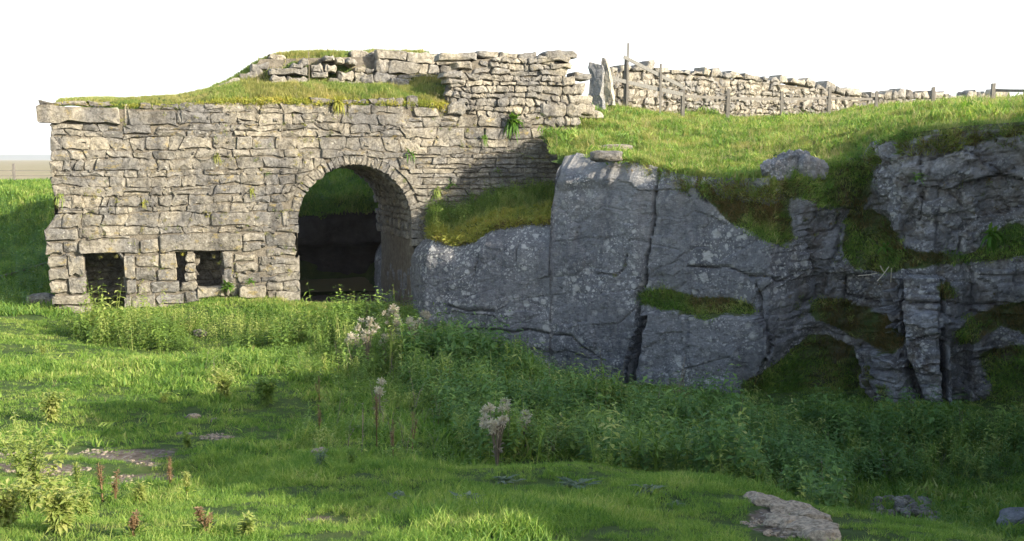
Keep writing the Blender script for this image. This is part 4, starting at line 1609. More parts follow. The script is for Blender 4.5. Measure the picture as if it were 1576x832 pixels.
rail = thing("stile_railing", pt(965, 172, 37.8), "timber handrail with a tall pole and two sloping rails leading down from the gateway slabs", "railing")
PL = [(965, 172, 66, 37.8, .07), (961, 172, 88, 37.9, .09), (1016, 178, 97, 38.1, .08), (1051, 183, 138, 38.5, .11)]
for u, vb, vt_, Yd, w_ in PL:
    b_ = pt(u, vb, Yd); t_ = pt(u, vt_, Yd)
    link("pole", post_mesh("pole", w_, w_, t_[2] - b_[2], rgf, lean=rgf.normal(0, .01)), rail, b_ - np.array(rail.location))
beam("handrail", pt(960, 87, 37.72), pt(1051, 133, 38.4), .05, .12, rail, M_WOODL)
beam("lower_rail", pt(932, 118, 37.6), pt(1051, 145, 38.4), .05, .13, rail, M_WOODL)

f2 = thing("rail_fence", pt(1528, 152, 33), "short length of timber fence against the sky at the right edge", "fence")
b_ = pt(1528, 153, 33)
link("post", post_mesh("post", .11, .1, pt(1528, 128, 33)[2] - b_[2], rgf), f2, b_ - np.array(f2.location))
b2 = pt(1625, 153, 32)
link("post", post_mesh("post", .11, .1, pt(1625, 128, 32)[2] - b2[2], rgf), f2, b2 - np.array(f2.location))
beam("rail", pt(1529, 138.5, 33.06), pt(1625, 139, 32.06), .04, .085, f2)
o = link("stub_post", post_mesh("stub_post", .10, .08, .34, rgf), None, pt(1436, 152, 31)); tag(o, "short weathered stub post on the crest of the right mound", "post")
f3 = thing("field_fence", pt(22, 278, 60), "thin post and wire fence on the brown moor beyond the left bank", "fence")
for uq in (-75, 22, 118):
    b_ = pt(uq, 279, 60)
    link("post", post_mesh("post", .13, .13, .95, rgf), f3, b_ - np.array(f3.location))
for vv_ in (262, 270):
    beam("wire", pt(-75, vv_, 60), pt(118, vv_, 60), .02, .03, f3)
for uq, vt_, vb, lb in ((476, 80, 128, "thin rusty stake standing in the mound, left one"), (505, 64, 100, "thin rusty stake standing on the mound top, right and taller one")):
    s_, z_ = wall_sz(uq, vb, -1.5 if vb > 110 else -2.6)
    s2_, z2_ = wall_sz(uq, vt_, -1.5 if vb > 110 else -2.6)
    o = link("iron_stake", post_mesh("iron_stake", .02, .02, float(z2_ - z_), rgf, mat=M_DEAD, sunk=.2), None, wall_p(float(s_), float(z_), -1.5 if vb > 110 else -2.6))
    tag(o, lb, "stake")
p1, p2 = ground_hit(-20, 440, Hg, 25, 50), ground_hit(74, 412, Hg, 25, 50)
o = beam("fallen_rail", p1 + np.array([0, 0, .12]), p2 + np.array([0, 0, .12]), .10, .14, None, M_DEAD)
tag(o, "dark timber rail lying on the shaded bank left of the wall", "rail")

# ------------------------------------------------------------------ bank and rock seen through the arch
bx_ = np.arange(-11.2, 1, .15); bt_ = np.linspace(0, 1, 80)
BXg, Tg = np.meshgrid(bx_, bt_)
prof_t = [0, .10, .22, .27, .32, .50, .60, 1.0]
lip = 38.0 + .3 * fbm(BXg * .6, 0 * BXg, 0, 3, 6)
top_ = 2.35 + .22 * fbm(BXg * .7, 0 * BXg + 3, 0, 3, 7)
low_ = 1.22 + .16 * fbm(BXg * .8, 0 * BXg + 5, 0, 3, 8)
Yo = np.interp(Tg, prof_t, [41.6, 41.5, 41.3, 41.0, 38.2, 38.0, 38.4, 46.5]) - 38.0
Zb = np.interp(Tg, prof_t, [-.5, .1, .9, 1.0, 1.0, 1.0, 1.0, 1.0])
Zb = np.where(Tg < .27, Zb, np.where(Tg < .32, low_, 0))
up_t = np.clip((Tg - .32) / .18, 0, 1)
Zb = np.where(Tg >= .32, low_ + (top_ - low_) * up_t, Zb)
sl_ = np.clip((Tg - .50) / .50, 0, 1)
Zb = Zb + sl_ * 3.1 - .15 * np.sin(sl_ * math.pi)
cv, ce, a1_, a2_ = cells(BXg / 1.2, Zb / .7, 8)
Yb = lip + Yo + (1 - smooth(0, .1, sl_)) * ((cv - .5) * .45 + .25 * fbm(BXg * 1.1, Zb * 1.3, 0, 4, 44))
nd = NB("shade_dark_rock", .8)  # deep shade behind the arch is put into this near-black rock colour
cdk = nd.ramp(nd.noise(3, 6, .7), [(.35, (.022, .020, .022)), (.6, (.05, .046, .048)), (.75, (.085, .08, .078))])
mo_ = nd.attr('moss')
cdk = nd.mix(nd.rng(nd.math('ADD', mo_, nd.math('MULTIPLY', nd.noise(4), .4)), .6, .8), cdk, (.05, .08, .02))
M_SHADEROCK = nd.finish(cdk, nd.bump(nd.noise(5, 7, .7), 1, .08))
me = mesh_from("rear_bank", np.stack([BXg, Yb, Zb], -1).reshape(-1, 3), grid_faces(80, len(bx_)), M_SHADEROCK, True, {'moss': smooth(.0, .08, sl_)})
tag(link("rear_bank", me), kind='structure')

# ledge turf beside the arch
ced = (ledge_col) & (uu0[colidx] > 640)
ex, ey, ez = PX[-1][ced], PY[-1][ced], BZ[-1][ced]
ue, _ = proj(ex, ey, ez)
wl = [wall_sz(uq, vq, -.02) for uq, vq in zip(ue, np.interp(ue, [640, 700, 760, 850], [338, 326, 304, 292]))]
wx_ = np.array([wall_p(float(a_), float(b_), .0) for a_, b_ in wl])
tt_ = np.linspace(0, 1, 24)[:, None]
LX = ex[None] * (1 - tt_) + wx_[:, 0][None] * tt_; LY = ey[None] * (1 - tt_) + wx_[:, 1][None] * tt_
LZ = (ez[None] + .02) * (1 - tt_) + wx_[:, 2][None] * tt_ + .10 * np.sin(tt_ * math.pi) + .07 * fbm(LX * 1.8, LY * 1.8, 0, 3, 88) * np.sin(tt_ * math.pi)
ledge = thing("ledge_turf", (float(LX.mean()), float(LY.mean()), float(LZ.min())), "sunlit yellow mossy turf on the rock ledge right of the arch", "turf ledge")
me = mesh_from("soil", np.stack([LX, LY, LZ], -1).reshape(-1, 3) - np.array(ledge.location), grid_faces(24, len(ex)), M_GROUND, True, {'dirt': 0 * LX})
link("soil", me, ledge)

# ------------------------------------------------------------------ vegetation prototypes
def blade(V, F, x, y, h, w_, lean, az, seg=2, roll=None):
    """one bent grass blade"""
    k_ = len(V)
    dx, dy = math.cos(az), math.sin(az)
    if roll is None: roll = az + math.pi / 2
    sx_, sy_ = math.cos(roll), math.sin(roll)
    for i in range(seg):
        t = i / seg
        b = lean * t * t
        ww = w_ * (1 - .35 * t) / 2
        z = h * (t - .25 * lean / max(h, .01) * t * t * t)
        V.append((x + dx * b - sx_ * ww, y + dy * b - sy_ * ww, z)); V.append((x + dx * b + sx_ * ww, y + dy * b + sy_ * ww, z))
    V.append((x + dx * lean, y + dy * lean, h * (1 - .25 * lean / max(h, .01))))
    for i in range(seg - 1):
        a_ = k_ + 2 * i
        F.append((a_, a_ + 1, a_ + 3, a_ + 2))
    a_ = k_ + 2 * (seg - 1)
    F.append((a_, a_ + 1, a_ + 2))


def tuft(n, h, r_, w_, mat, seed, seg=2, lean=.5):
    rg_ = np.random.default_rng(seed)
    V, F = [], []
    for i in range(n):
        a_ = rg_.uniform(0, 6.28); q = r_ * rg_.random() ** .5
        hh_ = h * rg_.uniform(.5, 1.15)
        blade(V, F, q * math.cos(a_), q * math.sin(a_), hh_, w_ * rg_.uniform(.7, 1.3), hh_ * rg_.uniform(.1, lean), rg_.uniform(0, 6.28), seg, rg_.uniform(0, 6.28))
    return mesh_from("grass_tuft", V, F, mat)


def leaf(V, F, p, d, up_, ln, w_, droop=.3):
    """leaf of two bent quads along d"""
    p = np.array(p, float); d = np.array(d, float); d /= np.linalg.norm(d)
    sd = np.cross(d, up_); sd /= (np.linalg.norm(sd) + 1e-6)
    k_ = len(V)
    m = p + d * ln * .45 + np.array([0, 0, -droop * ln * .12])
    e = p + d * ln + np.array([0, 0, -droop * ln * .5])
    V += [tuple(p), tuple(m - sd * w_ / 2 + np.array([0, 0, .12 * w_])), tuple(m - np.array([0, 0, .06 * w_])), tuple(m + sd * w_ / 2 + np.array([0, 0, .12 * w_])), tuple(e)]
    F += [(k_, k_ + 1, k_ + 2), (k_, k_ + 2, k_ + 3), (k_ + 1, k_ + 4, k_ + 2), (k_ + 2, k_ + 4, k_ + 3)]


def nettle(h, seed, mat, nodes=9, ll=.11, lw=.05, stems=1, spread=.0, lean=.12, top=True):
    rg_ = np.random.default_rng(seed)
    V, F = [], []
    for st in range(stems):
        ox, oy = rg_.normal(0, spread, 2)
        lx, ly = rg_.normal(0, lean, 2) + np.array([ox, oy]) * .8
        hh_ = h * rg_.uniform(.75, 1.1)
        a0 = rg_.uniform(0, 6.28)
        blade(V, F, ox, oy, hh_, .012, .001, a0)
        # bend the stem blade
        for i in range(nodes):
            t = (i + 1.2) / (nodes + .6)
            z = hh_ * t
            x = ox + lx * t * t * hh_; y = oy + ly * t * t * hh_
            sz = (1 - .55 * abs(t - .45) * 1.6) * (.55 if t > .92 else 1)
            for s_ in (0, math.pi):
                aa = a0 + i * 1.57 + s_ + rg_.normal(0, .25)
                el = rg_.uniform(-.15, .45) + .5 * (t > .9)
                d = (math.cos(aa) * math.cos(el), math.sin(aa) * math.cos(el), math.sin(el))
                leaf(V, F, (x, y, z), d, (0, 0, 1), ll * sz * rg_.uniform(.8, 1.2), lw * sz * rg_.uniform(.8, 1.2), rg_.uniform(.3, 1))
    return mesh_from("nettle", V, F, mat)


def weed(h, seed, mat, n=7, ll=.07, lw=.014, branches=4):
    """wiry branching weed with fine leaves"""
    rg_ = np.random.default_rng(seed)
    V, F = [], []
    for s_ in range(n):
        az = rg_.uniform(0, 6.28); le = rg_.uniform(.05, .45) * h
        ex_, ey_ = math.cos(az) * le, math.sin(az) * le
        hh_ = h * rg_.uniform(.6, 1.08)
        blade(V, F, 0, 0, hh_, .010, le, az, 3)
        for j in range(branches * 3):
            t = rg_.uniform(.2, 1)
            x, y, z = ex_ * t * t, ey_ * t * t, hh_ * (t - .25 * le / hh_ * t ** 3)
            aa = rg_.uniform(0, 6.28); el = rg_.uniform(-.2, 1.1)
            leaf(V, F, (x, y, z), (math.cos(aa) * math.cos(el), math.sin(aa) * math.cos(el), math.sin(el)), (0, 0, 1), ll * rg_.uniform(.6, 1.4) * (1.2 - .4 * t), lw * rg_.uniform(.8, 1.5), .5)
    return mesh_from("weed", V, F, mat)


def proto_col(name, meshes):
    c = bpy.data.collections.new(name)
    for i, me_ in enumerate(meshes):
        o = bpy.data.objects.new(f"{me_.name}", me_)
        tag(o, kind='stuff')
        c.objects.link(o)
    return c, len(meshes)


def make_gn(name, coll):
    ng = bpy.data.node_groups.new(name, 'GeometryNodeTree')
    ng.interface.new_socket(name="Geometry", in_out='INPUT', socket_type='NodeSocketGeometry')
    ng.interface.new_socket(name="Geometry", in_out='OUTPUT', socket_type='NodeSocketGeometry')
    N = ng.nodes
    gi, go = N.new('NodeGroupInput'), N.new('NodeGroupOutput')
    iop = N.new('GeometryNodeInstanceOnPoints')
    ci = N.new('GeometryNodeCollectionInfo')
    ci.inputs['Collection'].default_value = coll
    ci.inputs['Separate Children'].default_value = True
    ci.inputs['Reset Children'].default_value = True
    iop.inputs['Pick Instance'].default_value = True
    def na(nm, ty):
        a_ = N.new('GeometryNodeInputNamedAttribute'); a_.data_type = ty
        a_.inputs['Name'].default_value = nm
        return a_.outputs['Attribute']
    m2p = N.new('GeometryNodeMeshToPoints')
    lk = ng.links.new
    lk(gi.outputs[0], m2p.inputs['Mesh']); lk(m2p.outputs[0], iop.inputs['Points'])
    lk(ci.outputs[0], iop.inputs['Instance'])
    lk(na('vi', 'INT'), iop.inputs['Instance Index'])
    lk(na('rot', 'FLOAT_VECTOR'), iop.inputs['Rotation'])
    lk(na('scl', 'FLOAT_VECTOR'), iop.inputs['Scale'])
    lk(iop.outputs[0], go.inputs[0])
    return ng


GNS = {}


def scatter(name, P, coll, scl, label=None, tilt=.12, parent=None, rot=None, seed=1, hs=None):
    """one object: plants of collection coll standing on the points P"""
    P = np.asarray(P, float)
    n_ = len(P)
    if n_ == 0: return
    rg_ = np.random.default_rng(seed)
    c, nv = coll
    if rot is None:
        rot = np.stack([rg_.normal(0, tilt, n_), rg_.normal(0, tilt, n_), rg_.uniform(0, 6.283, n_)], -1)
    scl = np.broadcast_to(scl, (n_,)) * rg_.uniform(.75, 1.25, n_)
    hs_ = rg_.uniform(.8, 1.2, n_) if hs is None else hs
    sv_ = np.stack([scl, scl, scl * hs_], -1)
    L0 = np.array(parent.location) if parent else np.zeros(3)
    me_ = bpy.data.meshes.new(name)
    me_.vertices.add(n_); me_.vertices.foreach_set('co', (P - L0).astype(np.float32).ravel())
    a_ = me_.attributes.new('vi', 'INT', 'POINT'); a_.data.foreach_set('value', rg_.integers(0, nv, n_).astype(np.int32))
    a_ = me_.attributes.new('rot', 'FLOAT_VECTOR', 'POINT'); a_.data.foreach_set('vector', rot.astype(np.float32).ravel())
    a_ = me_.attributes.new('scl', 'FLOAT_VECTOR', 'POINT'); a_.data.foreach_set('vector', sv_.astype(np.float32).ravel())
    o = link(name, me_, parent)
    tag(o, label, None, None, 'stuff')
    if c.name not in GNS:
        GNS[c.name] = make_gn("scatter_" + c.name, c)
    md_ = o.modifiers.new("scatter", 'NODES')
    md_.node_group = GNS[c.name]
    return o


C_LAWN = proto_col("lawn_tufts", [tuft(22, .085, .085, .0065, M_LAWN, 10 + i, 3, 1.2) for i in range(5)])
C_LAWNF = proto_col("far_lawn_tufts", [tuft(22, .085, .13, .013, M_LAWN, 20 + i, 2, 1.3) for i in range(4)])
C_BANK = proto_col("bank_tufts", [tuft(18, .17, .13, .016, M_BANK, 30 + i, 2, .9) for i in range(5)])
C_DRYG = proto_col("dry_tufts", [tuft(16, .20, .10, .013, M_DRYG, 40 + i, 2, .9) for i in range(4)])
C_MOSS = proto_col("moss_tufts", [tuft(22, .11, .11, .018, M_MOSS, 50 + i, 2, 1.1) for i in range(4)])
C_BRN = proto_col("brown_tufts", [tuft(16, .16, .10, .014, M_BROWNG, 60 + i, 2, 1.0) for i in range(4)])
C_LONG = proto_col("long_seed_grass", [tuft(5, .42, .06, .006, M_STRAW, 70 + i, 3, .5) for i in range(4)])
C_NET = proto_col("nettles", [nettle(.72, 80 + i, M_NET, stems=1, nodes=9, ll=.14, lw=.07) for i in range(5)] + [nettle(.6, 90 + i, M_NET, stems=3, spread=.08, nodes=7, ll=.13, lw=.065) for i in range(2)])
C_NETD = proto_col("deep_nettles", [nettle(.72, 180 + i, M_NETD, stems=1, nodes=9, ll=.14, lw=.07) for i in range(5)] + [nettle(.6, 190 + i, M_NETD, stems=3, spread=.08, nodes=7, ll=.13, lw=.065) for i in range(2)])
C_WEED = proto_col("fine_weeds", [weed(.42, 100 + i, M_NET, 6) for i in range(3)] + [weed(.40, 110, M_PALE, 5)])
C_DEADS = proto_col("dead_stems", [weed(.75, 140 + i, M_DEAD, 2, ll=.03, lw=.014, branches=5) for i in range(3)])
C_TIP = proto_col("pale_tipped_nettles", [nettle(.74, 120 + i, M_PALE, stems=1, nodes=11, ll=.11, lw=.05) for i in range(3)])

# vegetation zones as outlines on the seen ground
Z_FRONT = [(98, 512), (130, 505), (215, 498), (330, 488), (430, 485), (462, 498), (480, 525), (430, 545), (350, 540), (300, 543), (240, 548), (150, 536)]
Z_RIDGE = [(465, 500), (560, 500), (640, 512), (720, 540), (820, 572), (900, 610), (985, 632), (1140, 645), (1260, 660), (1330, 665), (1600, 672), (1600, 715), (1500, 755), (1400, 750), (1310, 740), (1290, 800),
           (1285, 832), (1240, 790), (1190, 765), (1130, 752), (1000, 728), (880, 712), (800, 712), (720, 712), (690, 660), (640, 620), (600, 580), (520, 560), (480, 540)]
Z_MID = [(470, 520), (530, 545), (600, 580), (650, 620), (700, 660), (730, 718), (640, 712), (560, 705), (500, 710), (440, 690), (500, 650), (470, 600), (430, 570), (330, 600), (290, 580), (330, 560), (420, 555)]
Z_FLOOR = [(1300, 735), (1400, 742), (1500, 748), (1620, 700), (1620, 860), (1290, 860), (1290, 800)]


def cand(n_, x0, x1, y0, y1, seed):
    rg_ = np.random.default_rng(seed)
    return rg_.uniform(x0, x1, n_), rg_.uniform(y0, y1, n_)


def inview(u, v, m=60):
    return (u > -m) & (u < W + m) & (v > 0) & (v < H + 60)


inside_q = lambda x, y: pip(x, y, QP) & (to_wall(x, y)[1] > .05)
# lawn near / mid / far
for i, (y0, y1, dens, col_, sc_) in enumerate([(4.6, 8, 330, C_LAWN, .8), (8, 12, 230, C_LAWN, .95), (12, 18, 115, C_LAWNF, .85), (18, 31, 62, C_LAWNF, 1.15)]):
    hw = y1 * .5 + .5
    x, y = cand(int(dens * (y1 - y0) * 2 * hw), -hw, hw, y0, y1, 300 + i)
    z = Hg(x, y)
    u, v = proj(x, y, z)
    k_ = inview(u, v) & inside_q(x, y)
    zr_ = pip(u, v, Z_RIDGE) & (y > 11.5)
    k_ &= ~(zr_ & (np.random.default_rng(4).random(len(x)) < .6))
    dd = dirt_at(x, y, z) * .78 + .45 * fbm(x * 2.5, y * 2.5, 0, 3, 19)
    k_ &= (dd < .45 + .7 * vnoise(x * 4.5, y * 4.5, 0, 23)) | (np.random.default_rng(71).random(len(x)) < .16)
    k_ &= ~((u > 1120) & (v > 765) & (y < 10) & (vnoise(x * 5, y * 5, 0, 2) < .1) & (u > 1150))
    ptch = fbm(x * 1.1, y * 1.1, 0, 3, 15)
    sc2 = sc_ * (1 + .75 * np.clip(ptch, -.5, 1)) * (.55 + .45 * smooth(.3, -.1, dd)) * (.72 + .5 * smooth(-.3, .4, fbm(x * .35 + 9, y * .35, 0, 2, 16)))
    P = np.stack([x, y, z - .005], -1)[k_]
    scatter("lawn_grass", P, col_, sc2[k_], tilt=.18, seed=i)
x, y = cand(2200, -9, 6, 13, 29, 350)
z = Hg(x, y); u, v = proj(x, y, z)
k_ = inview(u, v) & inside_q(x, y) & (fbm(x * .8, y * .8, 0, 3, 351) > .12) & ~pip(u, v, Z_RIDGE)
scatter("lawn_clumps", np.stack([x, y, z - .01], -1)[k_], C_LAWNF, 1.5, tilt=.4, seed=352)
k2_ = inview(u, v) & inside_q(x, y) & (np.random.default_rng(353).random(len(x)) < .14)
scatter("straw_stems", np.stack([x, y, z - .01], -1)[k2_], C_LONG, .4, tilt=.4, seed=354)
print('lawn done')
# nettles
def zone(name, zones, coll, dens, x0, x1, y0, y1, sc_, seed, hole=.0, label=None, ymin=0, patch=.6, zoff=-.02):
    x, y = cand(int(dens * (x1 - x0) * (y1 - y0)), x0, x1, y0, y1, seed)
    z = Hg(x, y)
    u, v = proj(x, y, z)
    k_ = np.zeros(len(x), bool)
    for zn in zones:
        k_ |= pip(u + 9 * vnoise(x * 1.1, y * 1.1, 0, 6), v + 7 * vnoise(x * 1.1, y * 1.1, 0, 7), zn)
    k_ &= inside_q(x, y) & (y > ymin)
    pn = fbm(x * patch, y * patch, 0, 3, seed)
    k_ &= (pn > hole - 1)
    s_ = sc_ * (1 + 1.0 * pn) * (.8 + .5 * (vnoise(x * 1.6, y * 1.6, 0, 61) > 0) * np.abs(vnoise(x * 1.6, y * 1.6, 0, 61)))
    P = np.stack([x, y, z + zoff], -1)[k_]
    return scatter(name, P, coll, s_[k_], seed=seed, tilt=.12)


zone("nettle_bed", [Z_FRONT], C_NET, 34, -13, -4, 23, 31, .78, 401, ymin=18, hole=.78, patch=1.0)
zone("nettle_bed", [Z_FRONT], C_TIP, 20, -13, -4, 23, 31, .85, 402, ymin=18, hole=.82, patch=.9)
zone("nettle_bed", [Z_RIDGE], C_NET, 27, -6, 6, 11.5, 31, .80, 403, ymin=11.5, hole=.45)
zone("nettle_bed", [Z_RIDGE], C_NETD, 30, -2, 12.5, 11.5, 27, .92, 404, ymin=11.5, hole=.35)
zone("nettle_bed", [Z_RIDGE], C_TIP, 3.0, -6, 12.5, 11.5, 30, .85, 405, ymin=11.5)
zone("rough_weeds", [Z_RIDGE], C_WEED, 5, -6, 12.5, 11.5, 30, 1.5, 411, ymin=11.5, hole=.7)
zone("dead_stems", [Z_RIDGE, Z_MID], C_DEADS, 1.3, -7, 12.5, 11.5, 30, 1.0, 412, ymin=11.5)
zone("rough_weeds", [Z_MID], C_WEED, 7, -7, 1, 11.5, 27, .8, 406, ymin=10.5, hole=.75)
zone("rough_weeds", [Z_MID], C_NET, 9, -7, 1, 11.5, 27, .5, 407, ymin=10.5, hole=.85)
zone("rough_weeds", [Z_FLOOR], C_NETD, 6, 4, 12, 11.5, 20, .5, 408, ymin=11, hole=.7)
zone("rough_weeds", [[(0, 478), (90, 482), (96, 492), (0, 494)]], C_NET, 30, -16, -11, 26, 31, .45, 409, ymin=24)
zone("rough_grass", [Z_MID, Z_RIDGE, Z_FLOOR], C_LAWNF, 34, -7, 12.5, 11.5, 30, 1.7, 410, ymin=11.5)
# far left bank
x, y = cand(9000, -26, -10, 28, 47, 420)
z = Hg(x, y); s_, d_ = to_wall(x, y)
u, v = proj(x, y, z)
k_ = inview(u, v, 20) & (s_ < -7.4) & (u < 100)
scatter("bank_grass", np.stack([x, y, z], -1)[k_], C_LAWNF, 2.4, seed=5)
x, y = cand(2600, -26, -10, 29, 42, 421)
z = Hg(x, y); s_, d_ = to_wall(x, y); u, v = proj(x, y, z)
k_ = inview(u, v, 20) & (s_ < -8.4) & (u < 100)
scatter("bank_weeds", np.stack([x, y, z], -1)[k_], C_NETD, .8, seed=6)
# bank through the arch
ii = np.argwhere(sl_ > .01)
ii = ii[np.random.default_rng(43).integers(0, len(ii), 5200)]
RB = np.stack([BXg[ii[:, 0], ii[:, 1]], Yb[ii[:, 0], ii[:, 1]], Zb[ii[:, 0], ii[:, 1]]], -1) + np.random.default_rng(44).normal(0, .06, (5200, 3)) * np.array([1, 1, 0])
scatter("bank_grass", RB, C_LAWNF, 2.4, seed=7, tilt=.3)
scatter("bank_weeds", RB[:800], C_NET, .9, seed=8, tilt=.3)
x, y = cand(900, -7, -2.4, 28.5, 33.5, 431)
z = Hg(x, y)
k_ = inside_q(x, y) | (np.abs(to_wall(x, y)[0] - AS) < 1.5)
scatter("bank_grass", np.stack([x, y, z], -1)[k_], C_BANK, .8, seed=9)

# upper hillside
x, y = cand(60000, -1, 19, 22, 47, 440)
k_ = upper_ok(x, y)
x, y = x[k_], y[k_]
z = Hu(x, y)
u, v = proj(x, y, z)
k_ = inview(u, v, 20)
x, y, z, u, v = x[k_], y[k_], z[k_], u[k_], v[k_]
ptch = fbm(x * .7, y * .7, 0, 3, 28)
wv_ = fbm(x * 2.2, y * 2.2, 0, 2, 29)
far_ = np.random.default_rng(33).random(len(x)) < .22 + .5 * wv_
scatter("hillside_grass", np.stack([x, y, z - .03], -1)[far_], C_LAWNF, (1.6 * (1 + .9 * ptch + .5 * wv_))[far_], seed=10, tilt=.35)
scatter("hillside_grass", np.stack([x, y, z - .03], -1)[~far_], C_BANK, (.85 * (1 + .8 * ptch + .5 * wv_))[~far_], seed=34, tilt=.35)
k_ = np.random.default_rng(35).random(len(x)) < .006
scatter("hillside_weeds", np.stack([x, y, z - .03], -1)[k_], C_WEED, .6, seed=37)
rg_ = np.random.default_rng(3)
k_ = ((ptch > .05) & (rg_.random(len(x)) < .4)) | (rg_.random(len(x)) < .06)
scatter("dry_grass", np.stack([x, y, z - .03], -1)[k_], C_DRYG, .9, seed=11)
k_ = (rg_.random(len(x)) < .05) | ((v < 165) & (u > 1300) & (rg_.random(len(x)) < .09))
scatter("long_grass", np.stack([x, y, z - .03], -1)[k_], C_LONG, .8, seed=12)
# crest of the cliff: hanging lip of turf
tx_, ty_, tz_ = CL['top']
uc = uu0[colidx]
mm = (uc > 852) & (uc < 1640) & (sarc[0] > arc[5] - .5) 
idx = np.nonzero(mm)[0]
rg_ = np.random.default_rng(8)
pick = rg_.choice(idx, 3600)
back_ = rg_.uniform(-.12, .45, 3600)
x = tx_[pick] - CL['nx'][pick] * back_ + rg_.normal(0, .03, 3600); y = ty_[pick] - CL['ny'][pick] * back_ + rg_.normal(0, .03, 3600)
z = Hu(x, y) - .05 - .28 * (back_ < .02) * rg_.random(3600) - .16 * np.exp(-np.maximum(back_, 0) / .12)
az = np.arctan2(CL['ny'][pick], CL['nx'][pick])
# tilt outwards over the edge
tl = np.where(back_ < .1, 1.15, .35) + rg_.normal(0, .2, 3600)
rot = []
for a_, t_ in zip(az, tl):
    m = Matrix.Rotation(a_, 3, 'Z') @ Matrix.Rotation(t_, 3, 'Y') @ Matrix.Rotation(rg_.uniform(0, 6.28), 3, 'Z')
    rot.append(m.to_euler()[:])
rot = np.array(rot)
low_ = back_ < .08
scatter("crest_turf", np.stack([x, y, z], -1)[~low_], C_BANK, 1.0, rot=rot[~low_], seed=13)
hb = np.random.default_rng(38).random(len(x)) < .45
scatter("crest_turf", np.stack([x, y, z], -1)[low_ & hb], C_BRN, 1.0, rot=rot[low_ & hb], seed=14)
scatter("crest_turf", np.stack([x, y, z], -1)[low_ & ~hb], C_BANK, 1.0, rot=rot[low_ & ~hb], seed=39)

# turf on the cliff benches
k_ = np.argwhere((CL['M'] > .62) & vis & (CL['s'] > arc[3]))
rg_ = np.random.default_rng(12)
k_ = k_[rg_.random(len(k_)) < .42]
x, y, z = CL['X'][k_[:, 0], k_[:, 1]], CL['Y'][k_[:, 0], k_[:, 1]], CL['Z'][k_[:, 0], k_[:, 1]]
az = np.arctan2(CL['ny'][k_[:, 1]], CL['nx'][k_[:, 1]])
rot = np.array([(Matrix.Rotation(a_, 3, 'Z') @ Matrix.Rotation(.75 + rg_.normal(0, .3), 3, 'Y') @ Matrix.Rotation(rg_.uniform(0, 6.28), 3, 'Z')).to_euler()[:] for a_ in az])
nb = fbm(x * .9, z * .9, 0, 3, 33) + (CL['V'][k_[:, 0], k_[:, 1]] > 440) * .12
P = np.stack([x, y, z], -1)
nb2 = nb + rg_.normal(0, .12, len(nb)) - .4 * (CL['V'][k_[:, 0], k_[:, 1]] > 552) - .35 * (CL['V'][k_[:, 0], k_[:, 1]] < 335) * (CL['U'][k_[:, 0], k_[:, 1]] > 1185)
scatter("bench_turf", P[nb2 < .0], C_LAWNF, 1.3, rot=rot[nb2 < .0], seed=35)
scatter("bench_turf", P[(nb2 >= 0) & (nb2 < .2)], C_BANK, .85, rot=rot[(nb2 >= 0) & (nb2 < .2)], seed=15)
scatter("bench_turf", P[nb2 >= .2], C_BRN, .9, rot=rot[nb2 >= .2], seed=16)
w_ = rg_.random(len(P)) < .035
scatter("bench_weeds", P[w_], C_WEED, .7, seed=17, tilt=.4)

# kiln top turf
rg_ = np.random.default_rng(14)
n_ = 9000
s_ = rg_.uniform(-7.7, 2.9, n_); d_ = -rg_.uniform(0, 1, n_) ** 1.4 * 3.6
z_ = Hk(s_, d_)
ex1 = Hk(s_, d_ - .1) - z_
P = WO + s_[:, None] * WT + d_[:, None] * WN + z_[:, None] * np.array([0, 0, 1.0])
steep = np.abs(ex1) > .12
lip = d_ > -.16
u, v = proj(P[:, 0], P[:, 1], P[:, 2])
left = u < 330
k1 = ~steep & ~lip
P[lip, 2] -= .04
tone = fbm(s_ * 1.2, d_ * 1.2, 0, 3, 7)
thin = rg_.random(n_) < .55
scatter("turf_grass", P[k1 & (tone < .0) & (~left | thin)], C_BANK, np.where(left, .55, .85)[k1 & (tone < .0) & (~left | thin)], parent=kl, seed=18)
scatter("turf_grass", P[k1 & (tone >= .0) & (~left | thin)], C_DRYG, np.where(left, .4, .72)[k1 & (tone >= .0) & (~left | thin)], parent=kl, seed=19)
scatter("turf_grass", P[lip & (~left | thin)], C_MOSS, np.where(left, .6, 1.0)[lip & (~left | thin)], parent=kl, seed=20, tilt=.7)
k3 = steep & (rg_.random(n_) < .55) & (u < 690)
scatter("turf_grass", P[k3], C_BANK, .6, parent=kl, seed=21, tilt=.6)
k4 = (rg_.random(n_) < .02) & (u > 380)
scatter("long_grass", P[k4], C_LONG, .85, parent=kl, seed=22)

# ledge turf plants
n_ = 1700
rg_ = np.random.default_rng(15)
ti = rg_.integers(0, 24, n_); ci_ = rg_.integers(0, LX.shape[1], n_)
P = np.stack([LX[ti, ci_], LY[ti, ci_], LZ[ti, ci_]], -1) + rg_.normal(0, .03, (n_, 3)) * np.array([1, 1, .3])
fr_ = ti < 9
scatter("ledge_moss", P[fr_], C_MOSS, 1.1, parent=ledge, seed=23, tilt=.5)
scatter("ledge_grass", P[~fr_], C_BANK, 1.0, parent=ledge, seed=24, tilt=.3)
scatter("ledge_weeds", P[::6], C_TIP, .5, parent=ledge, seed=36)
scatter("ledge_weeds", P[~fr_][:210], C_WEED, 1.0, parent=ledge, seed=25)
scatter("ledge_nettles", P[~fr_][210:330], C_NET, .75, parent=ledge, seed=26)
scatter("ledge_fringe", np.stack([ex, ey, ez], -1)[rg_.integers(0, len(ex), 420)] + rg_.normal(0, .05, (420, 3)), C_BRN, .8, parent=ledge, seed=27, tilt=1.1)
